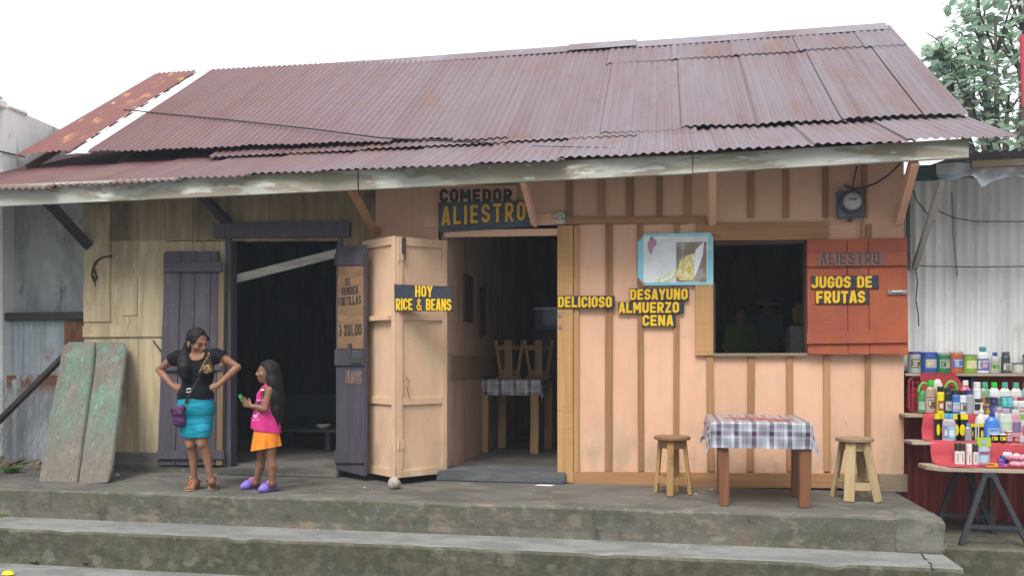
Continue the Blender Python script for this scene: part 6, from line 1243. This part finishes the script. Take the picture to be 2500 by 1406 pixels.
SKT.build('skirt', mat('turquoise_jersey', (.0, .235, .33), [dict(c=(.0, .17, .26), s=(5, 5, 34), lo=.45, hi=.62), dict(c=(.005, .29, .40), s=(4, 4, 30), lo=.58, hi=.7)], rough=.7, bump=1., bs=(5, 5, 48)), woman, h=.0055)
CORAL = plain((.55, .12, .07), .45); SOLE = plain((.42, .27, .17), .7); GOLD = plain((.8, .72, .52), .25)
for g, h_, t_, sgn in ((gl, hl, tl, 1), (gr, hr, tr, 1)):
    sd_ = woman; so_ = Sdf(); so_.cone(g(.03, 0, .006), g(.3, 0, .006), .034, .03, .02); so_.cone(g(.3, 0, .006), g(.78, 0, .006), .03, .043, .02); so_.cone(g(.78, .002, .006), g(.94, .006, .006), .043, .03, .02); zz_ = h_[2]
    so_.cuts = [lambda Q, z=zz_: Q[..., 2]-z-.013, lambda Q, z=zz_: z+.001-Q[..., 2]]
    sole = so_.build('sandal', SOLE, woman, h=.005)
    m = MB(); m.tube([g(.82, .012, .036), g(.66, .006, .066), g(.48, 0, .094), g(.40, 0, .106)], [.006, .010, .012, .012], 8); m.build('toe_strap', CORAL, sole, smooth=True)
    m = MB(); m.tube([g(.40, -.04, .07), g(.41, -.026, .096), g(.41, .0, .108), g(.41, .026, .096), g(.40, .04, .07), g(.2, .04, .06), g(.02, .036, .055), g(-.03, 0, .052), g(.02, -.036, .055), g(.2, -.04, .06), g(.40, -.036, .066)], .0085, 8); m.build('ankle_strap', CORAL, sole, smooth=True)
    m = MB(); q = V(g(.42, 0, .110)); m.box(q.x-.03, q.x+.026, q.y-.012, q.y+.01, q.z-.008, q.z+.016); m.build('buckle_plate', GOLD, sole, bevel=.004)
# shoulder bag
bag = thing('shoulder_bag', 'small purple patterned pouch bag hanging at the hip of the woman', 'bag', P(434, 1036, -.1))
CL = Sdf(BL); CL.t = .011; SK2 = Sdf(SKT); SK2.t = .012; SK2.cuts = SKT.cuts
FB = Sdf(BL); FB.p = BL.p+SKT.p; FB.t = .013
sp = [FB.hit(x, y, .006) for x, y in ((519, 864), (512, 874), (503, 888), (494, 905), (485, 922), (474, 942), (465, 956), (458, 972), (454, 984))]
m = MB()
for a, b in zip(sp, sp[1:]): d = (b-a).normalized(); m.beam(a-d*.004, b+d*.004, .026, .005, up=ray(490, 900).normalized())
m.build('strap', plain((.022, .02, .028), .6), bag)
m = MB(); q = FB.hit(461, 953, .014); rt = V((cs, sn, 0))
for a, b in (((-.02, -.017), (.02, -.012)), ((.02, -.012), (.018, .018)), ((.018, .018), (-.02, .014)), ((-.02, .014), (-.02, -.017))): m.tube([q+rt*a[0]+V((0, 0, a[1])), q+rt*b[0]+V((0, 0, b[1]))], .0042, 6)
m.build('buckle', STEEL, bag)
BAGM = mat('purple_print', (.05, .016, .065), [dict(c=(.14, .035, .135), s=(42, 42, 42), lo=.5, hi=.56, d=4), dict(c=(.03, .012, .04), s=(30, 30, 30), lo=.55, hi=.62, o=4)], rough=.7, bump=.5, bs=(40, 40, 40))
S = Sdf(); S.cone(P(433, 1005, -.125), P(436, 1028, -.12), .05, .052, .03); S.cone(P(440, 1006, -.12), P(443, 1030, -.12), .046, .046, .03); S.build('pouch', BAGM, bag, h=.006)
S = Sdf(); S.cone(P(427, 1000, -.15), P(447, 996, -.14), .035, .033, .03); S.cone(P(424, 1010, -.155), P(440, 1008, -.155), .028, .03, .02); S.build('flap', BAGM, bag, h=.006)
m = MB(); q = P(419, 1004, -.185); m.lathe([(.012, 0), (.012, .016), (.006, .02)], q, 10); m.build('toggle', plain((.015, .015, .02), .3), bag)
m = MB(); m.tube([P(452, 984, -.13), P(450, 996, -.125)], .007, 6); m.build('clip', STEEL, bag)
# ------------------------------------------------------------------ the girl
YG = -1.12
def P(px, py, dy=0.): return np.array(W(px, py, YG+dy))
girl = thing('person', 'small girl with long black hair, pink top and orange skirt facing the woman', 'person', G(640, 1198, 0))
GT = Sdf(); GT.ell(P(652, 968), (.085, .085, .09), .04); GT.ell(P(650, 1000), (.098, .088, .10), .04); GT.ell(P(650, 1035), (.105, .095, .10), .04); GT.cone(P(650, 952, -.06), P(658, 953, .07), .04, .04, .04); GT.ell(P(642, 1025), (.09, .08, .075), .04)
GH = Sdf(); GH.ell(P(652, 1055), (.096, .085, .085), .03); GH.cone(P(645, 1065, .038), P(641, 1105, .04), .055, .047, .015); GH.cone(P(658, 1065, -.038), P(660, 1105, -.04), .055, .047, .015)
GB = Sdf(GT); GB.p += GH.p
GB.cone(P(655, 950), P(653, 930), .033, .033, .02)
sN, eN, wN = P(657, 952, -.085), P(647, 998, -.125), P(614, 991, -.105); kN = P(600, 985, -.075); sF, eF, wF = P(652, 954, .075), P(636, 996, .07), P(610, 990, .0); kF = P(599, 979, -.03)
for s, e, w_ in ((sN, eN, wN), (sF, eF, wF)):
    GB.cone(s, e, .037, .029, .012); GB.cone(e, e+(w_-e)*.35, .029, .0285, .006); GB.cone(e+(w_-e)*.35, w_, .0285, .019, .006)
openhand(GB, wN, kN, (.2, -.2, 1), (0, 1, 0), .80, .20, .15); openhand(GB, wF, kF, (.2, 0, 1), (0, -1, 0), .78, .12, .3)
aF, aN = P(624, 1178, .05), P(664, 1180, -.03)
for kk_, a in ((P(639, 1115, .04), aF), (P(661, 1115, -.04), aN)):
    d = a-kk_; GB.cone(kk_+(0, 0, .06), kk_, .05, .04, .01); GB.ell(kk_+(-.022, 0, 0), (.02, .024, .028), .02); GB.cone(kk_, kk_+d*.35+(.012, 0, 0), .040, .0405, .008); GB.cone(kk_+d*.35+(.012, 0, 0), a, .0405, .026, .008)
hF, tF = np.array(G(632, 1189, 0)), np.array(G(581, 1197, 0)); hN, tN = np.array(G(674, 1196, 0)), np.array(G(623, 1205, 0))
for h_, t_ in ((hF, tF), (hN, tN)): h_[2] = t_[2] = 0
tF = hF+(tF-hF)/np.linalg.norm(tF-hF)*.19; tN = hN+(tN-hN)/np.linalg.norm(tN-hN)*.19
gF = foot(GB, aF, hF, tF, .86); gN = foot(GB, aN, hN, tN, .86)
GR = face_frame(math.radians(-64), math.radians(-3)); GC = P(653, 907); gs = .93
GP = head(GB, GC, gs, GR); GB.build('body', SKIN2, girl, h=.0042); face_parts(girl, GP, gs, GR)
H = Sdf(); H.ell(GP(0, .02, .034), np.array((.088, .104, .094))*gs, .01, GR); H.ell(GP(0, .06, -.03), np.array((.078, .07, .1))*gs, .03, GR)
def fcut(Q):
    q = (Q-GC)@GR/gs; x, y, z = q[..., 0], q[..., 1], q[..., 2]
    e = np.sqrt(((y+.085)/.078)**2+((z+.035)/.095)**2)-1; return np.where(np.abs(x) < .2, -e*.06, -1.)
hp = [np.array(GP(0, .05, .0)), P(671, 930, .0), P(676, 965, .0), P(678, 1000, .0), P(684, 1030, .0)]; hr_ = [.07, .062, .055, .046, .008]
for k, (a, b, ra, rb) in enumerate(zip(hp, hp[1:], hr_, hr_[1:])):
    for o in (-.035, 0, .035): H.cone(a+(0, o*1.3, 0), b+(0, o, -abs(o)*.6), ra*.8, max(.008, rb*.8), .03)
H.cuts = [fcut]; H.build('hair', HAIRM, girl, h=.005)
m = MB(); q = GP(-.084, .004, -.06); m.lathe([(.004, 0), (.0065, .005), (.004, .011)], q, 8); m.build('earring', STEEL, girl)
TP = Sdf(GT); TP.t = .010; TP.cone(P(650, 975), P(648, 1056), .075, .123, .03); TP.cone(P(640, 1000), P(628, 1050), .06, .055, .03); TP.cone(P(664, 1010), P(669, 1066), .06, .055, .03)
zsh = P(655, 946)[2]
def hem(Q): return (P(612, 1042)[2]+(P(686, 1058)[2]-P(612, 1042)[2])*(Q[..., 0]-P(612, 1042)[0])/(P(686, 1058)[0]-P(612, 1042)[0]))-Q[..., 2]
TP.cuts = [hem, lambda Q: -(np.sqrt(((Q[..., 0]-P(657, 952)[0])/.034)**2+((Q[..., 2]-P(652, 962)[2])/.075)**2)-1)*.05+np.where(np.abs(Q[..., 1]-YG) < .06, -1., 0.), lambda Q: np.where(np.abs(Q[..., 1]-YG) < .055, Q[..., 2]-P(650, 955)[2], -1.)]
PINKT = mat('pink_cotton', (.58, .04, .22), [dict(c=(.48, .025, .17), s=(9, 9, 6), lo=.42, hi=.64)], rough=.8, spec=.2, bump=1., bs=(12, 12, 8))
top_ = TP.build('tank_top', PINKT, girl, h=.0045)
TPH = Sdf(TP); TPH.t = .0105
def patch(name, pts, mt, off, parent):
    m = MB(); Q = [TPH.hit(x, y, off) for x, y in pts]; c = sum(Q, V((0, 0, 0)))/len(Q); c = TPH.hit(*PR(c), off)
    n = len(Q); m.v = [V(q) for q in Q]+[c]; m.f = [(i, (i+1) % n, n) for i in range(n)]; return m.build(name, mt, parent)
BURG = plain((.12, .015, .04), .7)
m = MB(); m.tube([P(664, 941, -.085), P(652, 945, -.1), P(644, 958, -.095), P(643, 970, -.1), P(650, 980, -.105), P(664, 983, -.1)], .0075, 6); m.build('armhole_trim', BURG, top_, smooth=True)
patch('printed_circle', [(629+9*math.cos(a), 983-9*math.sin(a)) for a in [6.283*i/14 for i in range(14)]], plain((.62, .3, .45), .7), .004, top_)
patch('printed_disc', [(632+6*math.cos(a), 985-7*math.sin(a)) for a in [6.283*i/12 for i in range(12)]], plain((.06, .03, .09), .7), .007, top_)
patch('printed_heart', [(624, 1021), (619, 1016), (618.5, 1012.5), (621, 1011), (623.5, 1013.5), (626, 1010.5), (628.5, 1012.5), (628, 1016)], plain((.62, .45, .58), .7), .005, top_)
patch('printed_stripe', [(616, 1024), (632, 1023), (632, 1025.5), (616, 1026.5)], plain((.62, .35, .5), .7), .004, top_)
for x, y in ((631, 1009), (626, 1004), (642, 976)): patch('printed_dot', [(x+2*math.cos(a), y+2*math.sin(a)) for a in [6.283*i/8 for i in range(8)]], plain((.7, .5, .6), .7), .005, top_)
patch('white_tag', [(637, 950), (644, 949), (645, 953), (637, 954)], plain((.75, .74, .74), .7), .01, top_)
# flared orange skirt: pleated tube
m = MB(); n = 72; rows = 10
for j in range(rows+1):
    u = j/rows; zl = P(651, 1044)[2]; 
    for i in range(n):
        a = 2*math.pi*i/n; cxx, cyy = P(651, 1050)[0], YG; rx, ry = .115+.022*u, .112+.03*u; rip = 1+.055*u*math.sin(a*9+.6)+.03*u*math.sin(a*14)
        x = cxx+rx*rip*math.cos(a); zb_ = P(617, 1100)[2]+(P(686, 1088)[2]-P(617, 1100)[2])*(x-P(617, 1100)[0])/(P(686, 1088)[0]-P(617, 1100)[0])
        m.v.append(V((x, cyy+ry*rip*math.sin(a), zl+(zb_-zl)*u)))
for j in range(rows):
    for i in range(n): a = j*n+i; b = j*n+(i+1) % n; m.f.append((a, b, b+n, a+n))
m.build('skirt', mat('orange_cotton', (.80, .245, .02), [dict(c=(.68, .19, .015), s=(20, 20, 5), lo=.42, hi=.64)], rough=.75), girl, smooth=True)
VIO = plain((.22, .15, .52), .55); PKS = plain((.72, .2, .42), .55)
for g, h_ in ((gF, hF), (gN, hN)):
    s_ = Sdf(); s_.cone(g(.0, 0, .022), g(.35, 0, .022), .036, .036, .02); s_.cone(g(.35, 0, .024), g(.8, 0, .022), .040, .042, .02); s_.cone(g(.8, 0, .022), g(.98, .004, .018), .042, .030, .02); s_.cone(g(.4, 0, .05), g(.7, 0, .034), .036, .038, .03)
    z_ = h_[2]; e1 = np.array(g(.25, 0, .05)); d1 = np.array(g(1, 0, 0))-np.array(g(0, 0, 0)); d1 /= np.linalg.norm(d1)
    s_.cuts = [lambda Q, z=z_: z+.002-Q[..., 2], lambda Q, e=e1, d=d1, z=z_: np.minimum((e-Q)@d+.045, Q[..., 2]-z-.03)]
    clog = s_.build('clog', VIO, girl, h=.0045)
    m = MB(); m.tube([g(.03, -.042, .032), g(.25, -.046, .045), g(.36, -.03, .078), g(.38, 0, .09), g(.36, .03, .078), g(.25, .046, .045), g(.03, .042, .032)], .0065, 6); m.build('collar_trim', PKS, clog, smooth=True)
    m = MB(); m.tube([g(.46, -.03, .082), g(.5, 0, .092), g(.6, .018, .08)], .006, 6); m.tube([g(.6, -.02, .078), g(.52, .0, .092), g(.44, .03, .08)], .006, 6); m.build('laces', PKS, clog, smooth=True)
gq = thing('green_toy', 'bright green plastic piece held between the hands of the girl', 'toy', P(588, 972, -.05))
m = MB(); m.beam(P(584.5, 963, -.05), P(594, 979, -.05), .035, .02, up=(0, -1, 0)); m.build('body', plain((.01, .26, .07), .4), gq, bevel=.005)
m = MB(); m.beam(P(586.5, 964.5, -.062), P(592, 973.5, -.062), .02, .004, up=(0, -1, 0)); m.build('inset', plain((.02, .34, .1), .4), gq, bevel=.001)
# ------------------------------------------------------------------ two people inside the dark room, seen through the window hole
def P(px, py, dy=0.): return np.array(W(px, py, 2.3+dy))
def insider(label, x, ytop, sit, shirt, cap, yaw, dy):
    o = lambda a, b, c=0.: P(x+a, ytop+b, dy+c)
    t = thing('person', label, 'person', o(0, 330)); T = Sdf(); T.ell(o(0, 75), (.15, .1, .2), .05); T.ell(o(0, 115), (.14, .1, .2), .05); T.cone(o(-22, 45), o(22, 45), .06, .06, .04)
    A_ = Sdf(); R = face_frame(yaw, .15); c = o(0, 15)
    arms = Sdf()
    for k in (-1, 1): arms.cone(o(k*27, 48), o(k*36, 92, .02), .05, .042, .03)
    B = Sdf(T); B.p += arms.p
    for k in (-1, 1): B.cone(o(k*36, 92, .02), o(k*22, 122, -.14), .04, .028, .02); openhand(B, o(k*22, 122, -.14), o(k*16, 130, -.2), (-k, 0, .4), (0, 0, -1), .9)
    B.cone(o(0, 45), o(0, 25), .05, .048, .03)
    for k in (-1, 1): B.cone(o(k*12, 150), o(k*13, 240), .09, .06, .04); B.cone(o(k*13, 240), o(k*13, 318), .058, .04, .03); foot(B, o(k*13, 318), o(k*13, 328, .02), o(k*15, 328, -.2))
    HPp = head(B, c, 1., R); B.build('body', SKIN, t, h=.011)
    face_parts(t, HPp, 1., R)
    h = Sdf(); h.ell(HPp(0, .022, .036), (.086, .1, .09), .01, R); h.cuts = [lambda Q: np.where(((Q-c)@R)[..., 1] < -.01, -(((Q-c)@R)[..., 2]-.05), -1.)]; h.build('hair', HAIRM, t, h=.008)
    s = Sdf(T); s.p += arms.p; s.t = .012; zc = o(0, 152)[2]; s.cuts = [lambda Q: zc-Q[..., 2]]; s.build('shirt', shirt, t, h=.01)
    tr_ = Sdf(); 
    for k in (-1, 1): tr_.cone(o(k*12, 150), o(k*13, 240), .1, .07, .04); tr_.cone(o(k*13, 240), o(k*13, 312), .07, .055, .03)
    tr_.build('trousers', plain((.03, .035, .06), .8), t, h=.012)
    if cap:
        q = Sdf(); q.ell(HPp(0, .015, .06), (.095, .11, .07), .01, R); q.ell(HPp(0, -.1, .06), (.07, .07, .012), .02, R); q.build('cap', cap, t, h=.008)
    return t
insider('person in a green shirt standing inside the dark room by the window', 1808, 755, False, plain((.10, .16, .02), .8), None, .3, .0)
insider('person in pale blue grey shirt and white cap turned sideways inside the window', 1872, 735, False, plain((.13, .16, .19), .8), plain((.2, .21, .22), .8), 1.1, .3)
q = W(1945, 795, 1.2); t = thing('carton_box', 'grey white carton with yellow side inside the right of the window', 'carton', q)
m = MB(); m.box(q.x-.07, q.x+.1, 1.2, 1.5, .8, q.z); m.build('body', plain((.3, .31, .32), .7), t, bevel=.004); m = MB(); m.prism([(q.x+.02, 1.197, .85), (q.x+.098, 1.197, .85), (q.x+.098, 1.197, q.z-.06)], (0, -.002, 0)); m.build('label', plain((.45, .33, .03), .6), t)
m = MB(); m.box(q.x-.3, q.x+.45, 1.15, 1.75, .10, .80); tag(m.build('counter', GREYW, bevel=.006), 'plain wooden counter inside the dark room under the carton', 'counter')
q = W(1950, 765, 1.9); m = MB(); m.lathe([(.06, -.12), (.075, -.06), (.075, .05), (.05, .09), (.03, .12)], q, 16); tag(m.build('yellow_bag', plain((.4, .26, .04), .7), smooth=True), 'dull yellow bag hanging at the inner right of the window', 'bag')
m = MB(); m.tube([q+V((0, 0, .115)), V((q.x, q.y, 3.2))], .006, 6); tag(m.build('cord', WIREM), 'thin cord from which the yellow bag hangs', 'cord')

# ================================================================== ADDED VOLUME, stands in for lens glare: thin haze over the street
m = MB(); m.box(-41, 41, -41, 61, ZG-1.1, 7.6); hz = m.build('lens_veil', bpy.data.materials.new('veil_air')); hz['kind'] = 'stuff'
hm = hz.data.materials[0]; hm.use_nodes = True; hm.node_tree.nodes.clear(); ho = hm.node_tree.nodes.new('ShaderNodeOutputMaterial'); hv = hm.node_tree.nodes.new('ShaderNodeVolumePrincipled')
hv.inputs['Color'].default_value = (.78, .9, 1, 1); hv.inputs['Density'].default_value = .0021; hm.node_tree.links.new(hv.outputs[0], ho.inputs['Volume'])
